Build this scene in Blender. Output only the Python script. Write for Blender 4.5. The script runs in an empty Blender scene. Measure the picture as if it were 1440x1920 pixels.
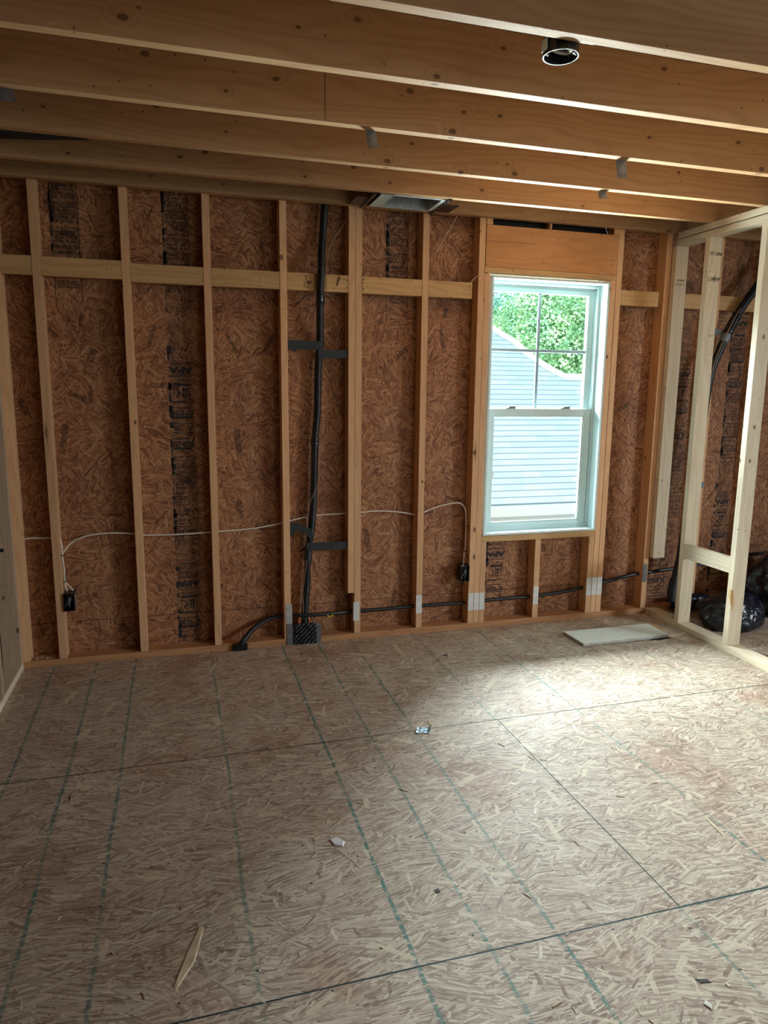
import bpy, bmesh, math, random
from mathutils import Vector, Matrix, noise as mnoise
PI = math.pi
rnd = random.Random(7)
scene = bpy.context.scene
COL = scene.collection

# ------------------------------------------------------------------ camera
H = 2.4536            # underside of the ceiling joists
D = 0.089             # wall stud depth (back wall sheathing plane is y = D)
XR = 3.663            # room face of the right partition
XL = -0.176           # room face of the left partition
CY, CP, CR, CF = 0.28669, -0.17073, 0.01097, 1324.556
def cam_axes():
    cy, sy, cp, sp = math.cos(CY), math.sin(CY), math.cos(CP), math.sin(CP)
    f = Vector((sy*cp, cy*cp, sp)); r = Vector((cy, -sy, 0)); u = r.cross(f)
    c, s = math.cos(CR), math.sin(CR)
    return c*r + s*u, -s*r + c*u, f
r_, u_, f_ = cam_axes()
cd = bpy.data.cameras.new('camera'); cam = bpy.data.objects.new('camera', cd); COL.objects.link(cam)
M = Matrix((r_, u_, -f_)).transposed().to_4x4(); M.translation = Vector((0.64326, -3.9369, 1.47623))
cam.matrix_world = M
cd.sensor_fit = 'VERTICAL'; cd.sensor_height = 24.0; cd.lens = 24.0*CF/1920.0; cd.clip_start = 0.05; cd.clip_end = 300
scene.camera = cam

# ------------------------------------------------------------------ light
W = bpy.data.worlds.new('sky'); scene.world = W; W.use_nodes = True
wn = W.node_tree.nodes; wl = W.node_tree.links
bg = wn['Background']; bg.inputs['Strength'].default_value = 2.6
tc = wn.new('ShaderNodeTexCoord'); sx = wn.new('ShaderNodeSeparateXYZ'); cr = wn.new('ShaderNodeValToRGB')
wl.new(tc.outputs['Generated'], sx.inputs[0]); wl.new(sx.outputs['Z'], cr.inputs[0]); wl.new(cr.outputs[0], bg.inputs['Color'])
cr.color_ramp.elements[0].position = 0.0; cr.color_ramp.elements[0].color = (0.80, 1.0, 1.0, 1)
cr.color_ramp.elements[1].position = 0.6; cr.color_ramp.elements[1].color = (0.55, 0.86, 1.0, 1)

def area(name, loc, target, sx_, sy_, power, color, portal=False):
    l = bpy.data.lights.new(name, 'AREA'); l.shape = 'RECTANGLE'; l.size = sx_; l.size_y = sy_
    l.energy = power; l.color = color
    if portal: l.cycles.is_portal = True
    o = bpy.data.objects.new(name, l); COL.objects.link(o); o.location = loc
    d = Vector(target) - Vector(loc); o.rotation_euler = d.to_track_quat('-Z', 'Y').to_euler()
    return o
# added unseen lamps: boost at the back window, fill behind and right of camera
area('window_fill_lamp', (2.3, 4.1, 3.95), (2.35, 0.1, 3.93), 7.5, 2.0, 4400, (0.86, 0.96, 1.0))  # added lamp above the window view, boosting indoor light over the real sky
area('bounce_fill_lamp', (3.8, 2.3, -0.9), (3.4, 0.1, 1.4), 6.5, 1.2, 3500, (0.88, 1.0, 1.0))  # added unseen lamp standing in for roof bounce; brightens the joist undersides
area('rear_fill_lamp', (3.8, -7.3, 2.1), (2.6, -2.0, 0.6), 1.2, 1.1, 14, (1.0, 0.97, 0.90))  # added unseen lamp outside the assumed opening behind the camera, weak warm fill
area('side_fill_lamp', (8.0, -5.1, 2.75), (2.4, -2.4, 0.0), 2.4, 1.4, 430, (0.82, 0.93, 1.0))  # added unseen lamp outside the assumed right opening, brightens the right floor
sun = bpy.data.lights.new('sun', 'SUN'); sun.energy = 3.0; sun.angle = 0.02; sun.color = (1, 0.97, 0.88)
so = bpy.data.objects.new('sun', sun); COL.objects.link(so); so.rotation_euler = (math.radians(28), math.radians(-30), 0)

vs = scene.view_settings
scene.display_settings.display_device = 'sRGB'
vs.view_transform = 'Standard'; vs.look = 'None'; vs.gamma = 1.0; vs.use_curve_mapping = False; vs.exposure = 0.50
cy = scene.cycles
cy.use_denoising = True; cy.use_adaptive_sampling = True; cy.adaptive_threshold = 0.04; cy.max_bounces = 7; cy.diffuse_bounces = 4; cy.glossy_bounces = 3
cy.transparent_max_bounces = 8; cy.caustics_reflective = False; cy.caustics_refractive = False; cy.sample_clamp_indirect = 4.0

# ------------------------------------------------------------------ node helpers
class NT:
    def __init__(s, name):
        s.m = bpy.data.materials.new(name); s.m.use_nodes = True
        s.t = s.m.node_tree; s.n = s.t.nodes; s.l = s.t.links
        s.p = s.n['Principled BSDF']; s.out = s.n['Material Output']
        s.tc = s.n.new('ShaderNodeTexCoord')
    def set(s, inp, v):
        if hasattr(v, 'is_output') or isinstance(v, bpy.types.NodeSocket): s.l.new(v, inp)
        else: inp.default_value = v
    def math(s, op, a, b=None, c=None, clamp=False):
        n = s.n.new('ShaderNodeMath'); n.operation = op; n.use_clamp = clamp
        for i, v in enumerate((a, b, c)):
            if v is not None: s.set(n.inputs[i], v)
        return n.outputs[0]
    def vmath(s, op, a, b=None, scale=None):
        n = s.n.new('ShaderNodeVectorMath'); n.operation = op
        s.set(n.inputs[0], a)
        if b is not None: s.set(n.inputs[1], b)
        if scale is not None: s.set(n.inputs[3], scale)
        return n.outputs[0]
    def sep(s, v):
        n = s.n.new('ShaderNodeSeparateXYZ'); s.set(n.inputs[0], v); return n.outputs
    def comb(s, x, y, z=0.0):
        n = s.n.new('ShaderNodeCombineXYZ')
        for i, v in enumerate((x, y, z)): s.set(n.inputs[i], v)
        return n.outputs[0]
    def noise(s, v, scale, detail=2.0, rough=0.5, dist=0.0, d='3D'):
        n = s.n.new('ShaderNodeTexNoise'); n.noise_dimensions = d
        s.set(n.inputs['Vector'], v); n.inputs['Scale'].default_value = scale; n.inputs['Detail'].default_value = detail
        n.inputs['Roughness'].default_value = rough; n.inputs['Distortion'].default_value = dist
        return n.outputs[0]
    def vor(s, v, scale, feature='F1', rnd_=1.0):
        n = s.n.new('ShaderNodeTexVoronoi'); n.voronoi_dimensions = '2D'; n.feature = feature
        s.set(n.inputs['Vector'], v); n.inputs['Scale'].default_value = scale; n.inputs['Randomness'].default_value = rnd_
        return n.outputs
    def white(s, v):
        n = s.n.new('ShaderNodeTexWhiteNoise'); n.noise_dimensions = '3D'; s.set(n.inputs['Vector'], v); return n.outputs
    def rng(s, v, a, b, c=0.0, d=1.0, smooth=True):
        n = s.n.new('ShaderNodeMapRange'); n.interpolation_type = 'SMOOTHSTEP' if smooth else 'LINEAR'
        s.set(n.inputs[0], v)
        for i, k in enumerate((a, b, c, d)): s.set(n.inputs[i+1], k)
        return n.outputs[0]
    def mix(s, f, a, b, mode='MIX'):
        n = s.n.new('ShaderNodeMix'); n.data_type = 'RGBA'; n.blend_type = mode
        s.set(n.inputs[0], f)
        for i, v in ((6, a), (7, b)):
            if isinstance(v, tuple) and len(v) == 3: v = v + (1,)
            s.set(n.inputs[i], v)
        return n.outputs[2]
    def fmix(s, f, a, b):
        n = s.n.new('ShaderNodeMix'); n.data_type = 'FLOAT'
        s.set(n.inputs[0], f); s.set(n.inputs[2], a); s.set(n.inputs[3], b); return n.outputs[0]
    def ramp(s, f, stops):
        n = s.n.new('ShaderNodeValToRGB'); e = n.color_ramp.elements
        while len(e) < len(stops): e.new(0.5)
        for k, (p, c) in enumerate(stops): e[k].position = p; e[k].color = tuple(c) + (1,)
        s.set(n.inputs[0], f); return n.outputs[0]
    def bump(s, h, strength, dist=0.002):
        n = s.n.new('ShaderNodeBump'); n.inputs['Strength'].default_value = strength; n.inputs['Distance'].default_value = dist
        s.set(n.inputs['Height'], h); s.l.new(n.outputs[0], s.p.inputs['Normal'])
    def rot2(s, v, ang):
        n = s.n.new('ShaderNodeVectorRotate'); n.rotation_type = 'Z_AXIS'; s.set(n.inputs['Vector'], v); s.set(n.inputs['Angle'], ang)
        return n.outputs[0]
    def base(s, c): s.set(s.p.inputs['Base Color'], c if not (isinstance(c, tuple) and len(c) == 3) else c + (1,))
    def rough(s, r): s.set(s.p.inputs['Roughness'], r)

def plain(name, color, rough=0.5, metal=0.0, spec=0.5, var=0.0):
    t = NT(name)
    if var:
        n = t.noise(t.tc.outputs['Object'], 25, 3)
        c2 = tuple(max(0, k*(1-var)) for k in color)
        t.base(t.mix(t.rng(n, 0.35, 0.65), color, c2))
    else: t.base(color)
    t.rough(rough); t.p.inputs['Metallic'].default_value = metal; t.p.inputs['Specular IOR Level'].default_value = spec
    return t.m

def osb(name, u, v, spread, stops, sizes, rough=0.6, spec=0.35, floor=False, tint=None, extra=None):
    """oriented strand board: three layers of parallel wafer bundles, u/v = board axes"""
    t = NT(name)
    o = t.sep(t.tc.outputs['Object'])
    p = t.comb(o[u], o[v])
    res = None; hgt = None
    for k, (cell, L, Wd, sp) in enumerate(sizes):
        pk = t.vmath('ADD', p, (3.71*k, 1.93*k, 0))
        warp = t.noise(pk, 9, 2)
        vo = t.vor(t.vmath('ADD', pk, t.vmath('SCALE', t.comb(warp, t.math('SUBTRACT', 1.0, warp)), None, 0.03)), 1.0/cell)
        c = t.sep(vo['Color']); rel = t.vmath('SUBTRACT', pk, vo['Position'])
        q = t.sep(t.rot2(rel, t.math('MULTIPLY', t.math('SUBTRACT', c[0], 0.5), sp)))
        wob = t.math('MULTIPLY', t.math('SUBTRACT', t.noise(pk, 30, 1), 0.5), Wd*0.9)
        vv = t.math('DIVIDE', t.math('ADD', q[1], wob), Wd)
        sid = t.math('FLOOR', vv)
        off = t.math('MULTIPLY', t.math('FRACT', t.math('MULTIPLY', sid, 0.618)), 1.0)
        uu = t.math('ADD', t.math('DIVIDE', q[0], L), off)
        aid = t.math('FLOOR', uu)
        w = t.white(t.comb(sid, aid, c[1]))
        wc = t.sep(w['Color'])
        fv = t.math('ABSOLUTE', t.math('SUBTRACT', t.math('FRACT', vv), 0.5))
        edge = t.rng(fv, 0.36, 0.5)
        if res is None: res, hgt, edg, qq = wc[0], wc[1], edge, q
        else:
            m = t.math('GREATER_THAN', wc[2], 0.70 if k == 1 else 0.90)
            res = t.fmix(m, res, wc[0]); hgt = t.fmix(m, hgt, wc[1]); edg = t.fmix(m, edg, edge)
            if k == 1:
                n = t.n.new('ShaderNodeMix'); n.data_type = 'VECTOR'; t.set(n.inputs[0], m)
                t.l.new(t.comb(qq[0], qq[1]), n.inputs[4]); t.l.new(t.comb(q[0], q[1]), n.inputs[5]); qq = t.sep(n.outputs[1])
    fib = t.noise(t.comb(t.math('MULTIPLY', qq[0], 12), t.math('MULTIPLY', qq[1], 160), hgt), 1.0, 3, 0.65)
    val = t.math('ADD', t.math('ADD', t.math('MULTIPLY', res, 0.46), 0.05), t.math('MULTIPLY', fib, 0.62))
    lowf = t.noise(p, 7.0, 3, 0.6); val = t.math('ADD', val, t.math('MULTIPLY', t.math('SUBTRACT', lowf, 0.5), 0.22))
    val = t.math('SUBTRACT', val, t.math('MULTIPLY', edg, 0.10), clamp=True)
    col = t.ramp(val, stops)
    # fine dark checks between the strands
    chk = t.noise(t.comb(t.math('MULTIPLY', qq[0], 22), t.math('MULTIPLY', qq[1], 230), 3.0), 1.0, 2, 0.5)
    chk = t.rng(chk, 0.60, 0.70)
    col = t.mix(t.math('MULTIPLY', chk, 0.55), col, tuple(k*0.30 for k in stops[1][1]))
    if tint:
        big = t.noise(p, tint[1], 3, 0.6)
        col = t.mix(t.math('MULTIPLY', t.rng(big, 0.50, 0.68), tint[2]), col, tint[0], 'MULTIPLY')
    hh = t.math('SUBTRACT', t.math('ADD', hgt, t.math('MULTIPLY', fib, 0.5)), t.math('MULTIPLY', edg, 0.5))
    if extra: col, hh = extra(t, o, p, col, hh)
    t.base(col)
    t.rough(t.math('ADD', rough-0.08, t.math('MULTIPLY', hgt, 0.18)))
    t.p.inputs['Specular IOR Level'].default_value = spec
    t.bump(hh, 0.45, 0.0012)
    return t.m

def floor_extra(t, o, p, col, hh):
    x, y = o[0], o[1]
    wx = t.math('ADD', x, t.math('MULTIPLY', t.math('SUBTRACT', t.noise(p, 1.3, 2), 0.5), 0.03))
    brk = t.noise(p, 55, 3, 0.7)
    fat = t.noise(p, 3.0, 2)
    tot = None
    for X, w in ((-0.02, 1.1), (0.19, 1.1), (0.386, 1.0), (0.79, 0.8), (1.197, 1.25), (1.404, 0.95), (1.604, 1.0), (1.995, 0.7), (2.41, 0.9), (2.80, 0.35), (3.203, 0.6), (2.60, 0.35)):
        d = t.math('ABSOLUTE', t.math('SUBTRACT', wx, X + 0.0))
        m = t.math('MULTIPLY', t.rng(d, 0.0035, 0.0085, 1.0, 0.0), w)
        if X == 1.995:   # no chalk where the sheet joint runs
            s_ = t.math('MULTIPLY', t.math('GREATER_THAN', y, -2.42), t.math('LESS_THAN', y, -1.19))
            m = t.math('MULTIPLY', m, t.math('SUBTRACT', 1.0, t.math('MULTIPLY', s_, 0.75)))
        tot = m if tot is None else t.math('MAXIMUM', tot, m)
    # chalk along the near sheet joint
    dy = t.math('ABSOLUTE', t.math('ADD', y, 2.424))
    m = t.math('MULTIPLY', t.rng(dy, 0.003, 0.008, 1.0, 0.0), t.rng(x, 1.9, 2.05, 0.15, 1.0)); tot = t.math('MAXIMUM', tot, m)
    cm = t.math('MULTIPLY', tot, t.math('MULTIPLY', t.rng(brk, 0.34, 0.60), t.rng(fat, 0.25, 0.6, 0.45, 1.0)), clamp=True)
    col = t.mix(t.math('MULTIPLY', cm, 0.92), col, (0.05, 0.175, 0.15))
    # dusty halo of chalk
    # sheet joints
    wy = t.math('ADD', y, t.math('MULTIPLY', t.math('SUBTRACT', t.noise(p, 2.0, 2), 0.5), 0.006))
    j1 = t.rng(t.math('ABSOLUTE', t.math('ADD', wy, 2.424)), 0.0018, 0.0036, 1.0, 0.0)
    j2 = t.math('MULTIPLY', t.rng(t.math('ABSOLUTE', t.math('ADD', wy, 1.192)), 0.0018, 0.0040, 1.0, 0.0), 0.95)
    xx = t.math('ADD', x, t.math('MULTIPLY', t.math('SUBTRACT', t.noise(p, 2.0, 2), 0.5), 0.006))
    j3 = t.rng(t.math('ABSOLUTE', t.math('SUBTRACT', xx, 2.003)), 0.0014, 0.003, 1.0, 0.0)
    s_ = t.math('MULTIPLY', t.math('GREATER_THAN', y, -2.42), t.math('LESS_THAN', y, -1.19))
    j3 = t.math('MULTIPLY', j3, s_)
    j = t.math('MAXIMUM', j1, t.math('MAXIMUM', j2, j3))
    col = t.mix(j, col, (0.015, 0.028, 0.024))
    # nail heads and dark specks
    vo = t.vor(p, 5.0); c = t.sep(vo['Color'])
    sp = t.math('MULTIPLY', t.rng(vo['Distance'], 0.014, 0.022, 1.0, 0.0), t.math('GREATER_THAN', c[0], 0.62))
    col = t.mix(sp, col, (0.02, 0.015, 0.012))
    # loose pale wafers standing out of the surface
    for k, (sc, th) in enumerate(((9.0, 0.55), (5.2, 0.45))):
        pk = t.vmath('ADD', p, (7.3*k+1, 2.7*k, 0)); vo = t.vor(pk, sc, rnd_=0.9); c = t.sep(vo['Color'])
        q = t.sep(t.rot2(t.vmath('SUBTRACT', pk, vo['Position']), t.math('MULTIPLY', c[0], 6.28)))
        Lh = t.math('MULTIPLY', c[1], 0.42/sc); Wh = t.math('MULTIPLY', c[2], 0.09/sc)
        m = t.math('MULTIPLY', t.math('LESS_THAN', t.math('ABSOLUTE', q[0]), Lh), t.math('LESS_THAN', t.math('ABSOLUTE', q[1]), Wh))
        m = t.math('MULTIPLY', m, t.math('GREATER_THAN', t.math('FRACT', t.math('MULTIPLY', c[1], 7.3)), th))
        f2 = t.noise(t.comb(t.math('MULTIPLY', q[0], 20), t.math('MULTIPLY', q[1], 220)), 1.0, 2)
        col = t.mix(t.math('MULTIPLY', m, t.rng(f2, 0.3, 0.6, 0.45, 0.9)), col, (0.66, 0.55, 0.40))
        hh = t.math('ADD', hh, t.math('MULTIPLY', m, 0.6))
    return col, t.math('SUBTRACT', hh, t.math('MULTIPLY', j, 3.0))

def wall_extra(t, o, p, col, hh):
    # horizontal sheet joint just above the floor, drip stains and scattered nail holes
    wz = t.math('ADD', o[2], t.math('MULTIPLY', t.math('SUBTRACT', t.noise(p, 3.0, 2), 0.5), 0.008))
    j = t.rng(t.math('ABSOLUTE', t.math('SUBTRACT', wz, 0.212)), 0.001, 0.003, 1.0, 0.0)
    col = t.mix(t.math('MULTIPLY', j, 0.8), col, (0.02, 0.01, 0.006))
    vo = t.vor(p, 4.2); c = t.sep(vo['Color'])
    sp = t.math('MULTIPLY', t.rng(vo['Distance'], 0.020, 0.045, 1.0, 0.0), t.math('GREATER_THAN', c[0], 0.55))
    col = t.mix(t.math('MULTIPLY', sp, 0.75), col, (0.03, 0.016, 0.010))
    # big dark knots and wafers
    pk = t.vmath('ADD', p, (4.4, 9.1, 0)); vo = t.vor(pk, 3.3); c = t.sep(vo['Color'])
    q = t.sep(t.rot2(t.vmath('SUBTRACT', pk, vo['Position']), t.math('MULTIPLY', c[0], 6.28)))
    m = t.math('MULTIPLY', t.math('LESS_THAN', t.math('ABSOLUTE', q[0]), t.math('MULTIPLY', c[1], 0.08)),
               t.math('LESS_THAN', t.math('ABSOLUTE', q[1]), t.math('MULTIPLY', c[2], 0.018)))
    col = t.mix(t.math('MULTIPLY', m, t.rng(t.noise(p, 40, 3, 0.7), 0.35, 0.6, 0.2, 0.8)), col, (0.06, 0.024, 0.012))
    return col, hh

OSB_FLOOR = osb('floor_osb', 0, 1, 1.0,
    [(0.12, (0.10, 0.055, 0.038)), (0.32, (0.26, 0.175, 0.125)), (0.50, (0.42, 0.320, 0.240)), (0.68, (0.54, 0.435, 0.335)), (0.92, (0.74, 0.64, 0.50))],
    [(0.13, 0.085, 0.0040, 0.9), (0.085, 0.06, 0.0058, 1.7), (0.075, 0.05, 0.0105, 3.4)],
    rough=0.64, spec=0.30, floor=True, tint=((0.72, 0.52, 0.44), 2.2, 0.55), extra=floor_extra)
WALLSTOPS = [(0.14, (0.06, 0.022, 0.012)), (0.34, (0.17, 0.066, 0.030)), (0.52, (0.30, 0.125, 0.056)), (0.70, (0.42, 0.195, 0.092)), (0.94, (0.56, 0.32, 0.17))]
OSB_WALL = osb('wall_osb', 0, 2, 3.0, WALLSTOPS,
    [(0.09, 0.07, 0.0050, 3.0), (0.07, 0.055, 0.0075, 5.0), (0.10, 0.06, 0.015, 6.28)],
    rough=0.55, spec=0.3, tint=((0.55, 0.42, 0.42), 1.6, 0.6), extra=wall_extra)
OSB_SIDE = osb('side_osb', 1, 2, 3.0, WALLSTOPS,
    [(0.13, 0.09, 0.010, 3.2), (0.10, 0.07, 0.013, 6.0), (0.12, 0.08, 0.018, 6.28)], rough=0.6, spec=0.3)
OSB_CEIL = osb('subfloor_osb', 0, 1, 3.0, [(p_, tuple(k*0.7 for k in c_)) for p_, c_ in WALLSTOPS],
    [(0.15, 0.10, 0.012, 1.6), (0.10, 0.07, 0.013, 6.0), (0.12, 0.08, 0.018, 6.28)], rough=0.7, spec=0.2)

def lumber(name, ax, light, dark, knotc=(0.10, 0.045, 0.02), knots=1.0, rough=0.55, ringf=22.0):
    t = NT(name)
    oi = t.n.new('ShaderNodeObjectInfo')
    rv = t.math('MULTIPLY', oi.outputs['Random'], 37.0)
    o = t.sep(t.tc.outputs['Object'])
    a = t.math('ADD', o[ax], rv)
    others = [k for k in range(3) if k != ax]
    b = t.math('ADD', t.math('ADD', o[others[0]], t.math('MULTIPLY', o[others[1]], 1.0)), t.math('MULTIPLY', rv, 0.31))
    p2 = t.comb(a, b)
    # knots
    vo = t.vor(t.comb(t.math('MULTIPLY', a, 1.0), t.math('MULTIPLY', b, 1.6)), 4.6)
    c = t.sep(vo['Color'])
    sel = t.math('GREATER_THAN', c[0], 1.0 - 0.42*knots)
    rad = t.math('ADD', 0.028, t.math('MULTIPLY', c[1], 0.055))
    kd = t.math('DIVIDE', vo['Distance'], rad)
    knot = t.math('MULTIPLY', t.rng(kd, 0.75, 1.05, 1.0, 0.0), sel)
    near = t.math('MULTIPLY', t.rng(kd, 0.8, 4.5, 1.0, 0.0), sel)
    # growth rings: long wavy grain, bent around the knots
    wv = t.noise(t.comb(t.math('MULTIPLY', a, 1.1), t.math('MULTIPLY', b, 7.0)), 1.0, 2, 0.5)
    g = t.math('ADD', t.math('MULTIPLY', b, ringf), t.math('MULTIPLY', wv, 7.0))
    g = t.math('ADD', g, t.math('MULTIPLY', near, 1.6))
    ring = t.math('FRACT', g)
    ring = t.rng(t.math('ABSOLUTE', t.math('SUBTRACT', ring, 0.5)), 0.12, 0.5)
    fib = t.noise(t.comb(t.math('MULTIPLY', a, 5), t.math('MULTIPLY', b, 260), 1.0), 1.0, 3, 0.6)
    blot = t.noise(t.comb(t.math('MULTIPLY', a, 2.0), t.math('MULTIPLY', b, 8.0), 4.0), 1.0, 3, 0.55)
    f = t.math('ADD', t.math('MULTIPLY', ring, 0.42), t.math('MULTIPLY', fib, 0.40))
    f = t.math('ADD', f, t.math('MULTIPLY', t.math('SUBTRACT', blot, 0.5), 0.9), clamp=True)
    col = t.mix(f, light, dark)
    var = t.rng(oi.outputs['Random'], 0.0, 1.0, 0.86, 1.08, smooth=False)
    hv = t.n.new('ShaderNodeHueSaturation'); t.set(hv.inputs['Value'], var); hv.inputs['Hue'].default_value = 0.5
    t.set(hv.inputs['Color'], col); col = hv.outputs[0]
    col = t.mix(t.math('MULTIPLY', near, 0.28), col, dark)
    kring = t.math('FRACT', t.math('MULTIPLY', kd, 3.0))
    col = t.mix(t.math('MULTIPLY', knot, t.rng(kring, 0, 1, 0.65, 1.0)), col, knotc)
    # small nail / speck marks
    v2 = t.vor(t.vmath('ADD', p2, (1.7, 5.3, 0)), 11.0); c2 = t.sep(v2['Color'])
    sp = t.math('MULTIPLY', t.rng(v2['Distance'], 0.025, 0.05, 1.0, 0.0), t.math('GREATER_THAN', c2[0], 0.80))
    col = t.mix(t.math('MULTIPLY', sp, 0.8), col, (0.03, 0.015, 0.01))
    t.base(col); t.rough(rough); t.p.inputs['Specular IOR Level'].default_value = 0.3
    t.bump(t.math('ADD', fib, t.math('MULTIPLY', ring, 0.3)), 0.2, 0.0008)
    return t.m
SL, SD = (0.74, 0.45, 0.245), (0.62, 0.335, 0.165)
WL, WD = (0.76, 0.66, 0.50), (0.62, 0.50, 0.33)
JL, JD = (0.48, 0.285, 0.145), (0.35, 0.185, 0.083)
STUD_Z = lumber('stud_lumber', 2, SL, SD, knots=0.55)
STUD_X = lumber('blocking_lumber', 0, (0.66, 0.42, 0.19), (0.50, 0.27, 0.11), knots=0.4)
PLATE_X = lumber('plate_lumber', 0, (0.50, 0.26, 0.12), (0.34, 0.15, 0.065), knots=0.8)
HEAD_X = lumber('header_lumber', 0, (0.60, 0.285, 0.115), (0.48, 0.205, 0.075), knots=0.9, ringf=9)
JOIST_X = lumber('joist_lumber', 0, JL, JD, knots=1.25, ringf=26)
PALE_Z = lumber('pale_stud_lumber', 2, WL, WD, knots=0.7)
PALE_Y = lumber('pale_plate_lumber', 1, WL, WD, knots=0.7)

# ------------------------------------------------------------------ mesh helpers
def tag(o, label=None, cat=None, group=None, kind=None):
    if label: o['label'] = label
    if cat: o['category'] = cat
    if group: o['group'] = group
    if kind: o['kind'] = kind
    return o
def empty(name, loc):
    o = bpy.data.objects.new(name, None); COL.objects.link(o); o.location = loc; o.empty_display_size = 0.05; return o
def obj(name, bm, mat, parent=None, origin=None, smooth=False):
    """link a bmesh made in world coordinates; the origin goes to `origin` (or the parent's place)"""
    me = bpy.data.meshes.new(name)
    loc = Vector(origin) if origin is not None else Vector((0, 0, 0))
    if parent is not None and origin is None: loc = Vector((0, 0, 0))
    bmesh.ops.recalc_face_normals(bm, faces=bm.faces)
    bmesh.ops.translate(bm, verts=bm.verts, vec=-loc)
    bm.to_mesh(me); bm.free()
    if smooth:
        for f in me.polygons: f.use_smooth = True
    for m_ in (mat if isinstance(mat, (list, tuple)) else [mat]): me.materials.append(m_)
    o = bpy.data.objects.new(name, me); COL.objects.link(o); o.location = loc
    if parent is not None:
        o.parent = parent; o.matrix_parent_inverse = Matrix.Translation(-world_loc(parent))
    return o
def world_loc(p):
    v = Vector(p.location)
    if p.parent is not None: v = Vector(p.location)
    return v
def box(bm, x0, x1, y0, y1, z0, z1, bev=0.0, rot=None, piv=None, mi=0):
    n0 = set(bm.verts)
    vs_ = [bm.verts.new((x, y, z)) for x in (x0, x1) for y in (y0, y1) for z in (z0, z1)]
    fs = []
    for q in ((0, 1, 3, 2), (4, 6, 7, 5), (0, 4, 5, 1), (2, 3, 7, 6), (0, 2, 6, 4), (1, 5, 7, 3)):
        fs.append(bm.faces.new([vs_[k] for k in q]))
    for f in fs: f.material_index = mi
    if bev:
        es = list({e for f in fs for e in f.edges})
        bmesh.ops.bevel(bm, geom=es, offset=bev, segments=2, profile=0.7, affect='EDGES')
    if rot is not None:
        nv = [v for v in bm.verts if v not in n0]
        bmesh.ops.rotate(bm, verts=nv, cent=piv, matrix=rot)
    return bm
def bx(*a, **k): return box(bmesh.new(), *a, **k)
def smoothpath(pts, n=8):
    P = [Vector(p) for p in pts]
    if len(P) < 3: return P
    Q = [2*P[0]-P[1]] + P + [2*P[-1]-P[-2]]
    out = []
    for i in range(1, len(Q)-2):
        a, b, c, d = Q[i-1], Q[i], Q[i+1], Q[i+2]
        for k in range(n):
            t = k/n
            out.append(0.5*((2*b)+(c-a)*t+(2*a-5*b+4*c-d)*t*t+(3*b-a-3*c+d)*t**3))
    out.append(P[-1]); return out
def tube(bm, pts, r, sides=10, n=8, raw=False, caps=True):
    P = [Vector(p) for p in pts] if raw else smoothpath(pts, n)
    rings = []; up = Vector((0, -1, 0.02)).normalized()
    for i, p in enumerate(P):
        d = (P[min(i+1, len(P)-1)] - P[max(i-1, 0)]).normalized()
        s = d.cross(up)
        if s.length < 1e-3: s = d.cross(Vector((1, 0, 0)))
        s.normalize(); u = s.cross(d).normalized(); 
        rr = r(i/(len(P)-1), p) if callable(r) else r
        rings.append([bm.verts.new(p + rr*(math.cos(2*PI*k/sides)*s + math.sin(2*PI*k/sides)*u)) for k in range(sides)])
    for a, b in zip(rings, rings[1:]):
        for k in range(sides): bm.faces.new((a[k], a[(k+1) % sides], b[(k+1) % sides], b[k]))
    if caps:
        bm.faces.new(rings[0][::-1]); bm.faces.new(rings[-1])
    return bm
def tb(*a, **k): return tube(bmesh.new(), *a, **k)
def flat(bm, pts, th=0.001, nrm=Vector((0, -1, 0)), mi=0):
    """thin plate from an outline, extruded backwards by th"""
    P = [Vector(p) for p in pts]
    a = [bm.verts.new(p + nrm*th) for p in P]; b = [bm.verts.new(p) for p in P]
    n = len(P); fs = [bm.faces.new(a), bm.faces.new(b[::-1])]
    for k in range(n): fs.append(bm.faces.new((a[k], b[k], b[(k+1) % n], a[(k+1) % n])))
    for f in fs: f.material_index = mi
    return bm
def rectxz(bm, x0, x1, z0, z1, y, th=0.0008): return flat(bm, [(x0, y, z0), (x1, y, z0), (x1, y, z1), (x0, y, z1)], th)
_fonts = {}
def text_shapes(bm, s, cx, cz, h, y, wscale=1.0, flip=True, rot=0.0, th=0.0008, bold=0.0):
    cu = bpy.data.curves.new('t', 'FONT'); cu.body = s; cu.size = h/0.70; cu.align_x = 'CENTER'; cu.align_y = 'CENTER'; cu.extrude = 0.0; cu.offset = bold
    cu.fill_mode = 'FRONT'
    o = bpy.data.objects.new('t', cu); COL.objects.link(o)
    dg = bpy.context.evaluated_depsgraph_get(); me = bpy.data.meshes.new_from_object(o.evaluated_get(dg))
    tmp = bmesh.new(); tmp.from_mesh(me)
    for v in tmp.verts:
        X, Z = v.co.x*wscale, v.co.y
        if flip: X, Z = -X, -Z
        c_, s_ = math.cos(rot), math.sin(rot)
        v.co = Vector((cx + X*c_ - Z*s_, y - th, cz + X*s_ + Z*c_))
    m2 = bpy.data.meshes.new('t'); tmp.to_mesh(m2); tmp.free(); bm.from_mesh(m2)
    bpy.data.objects.remove(o); bpy.data.curves.remove(cu); bpy.data.meshes.remove(me); bpy.data.meshes.remove(m2)
    return bm

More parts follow.
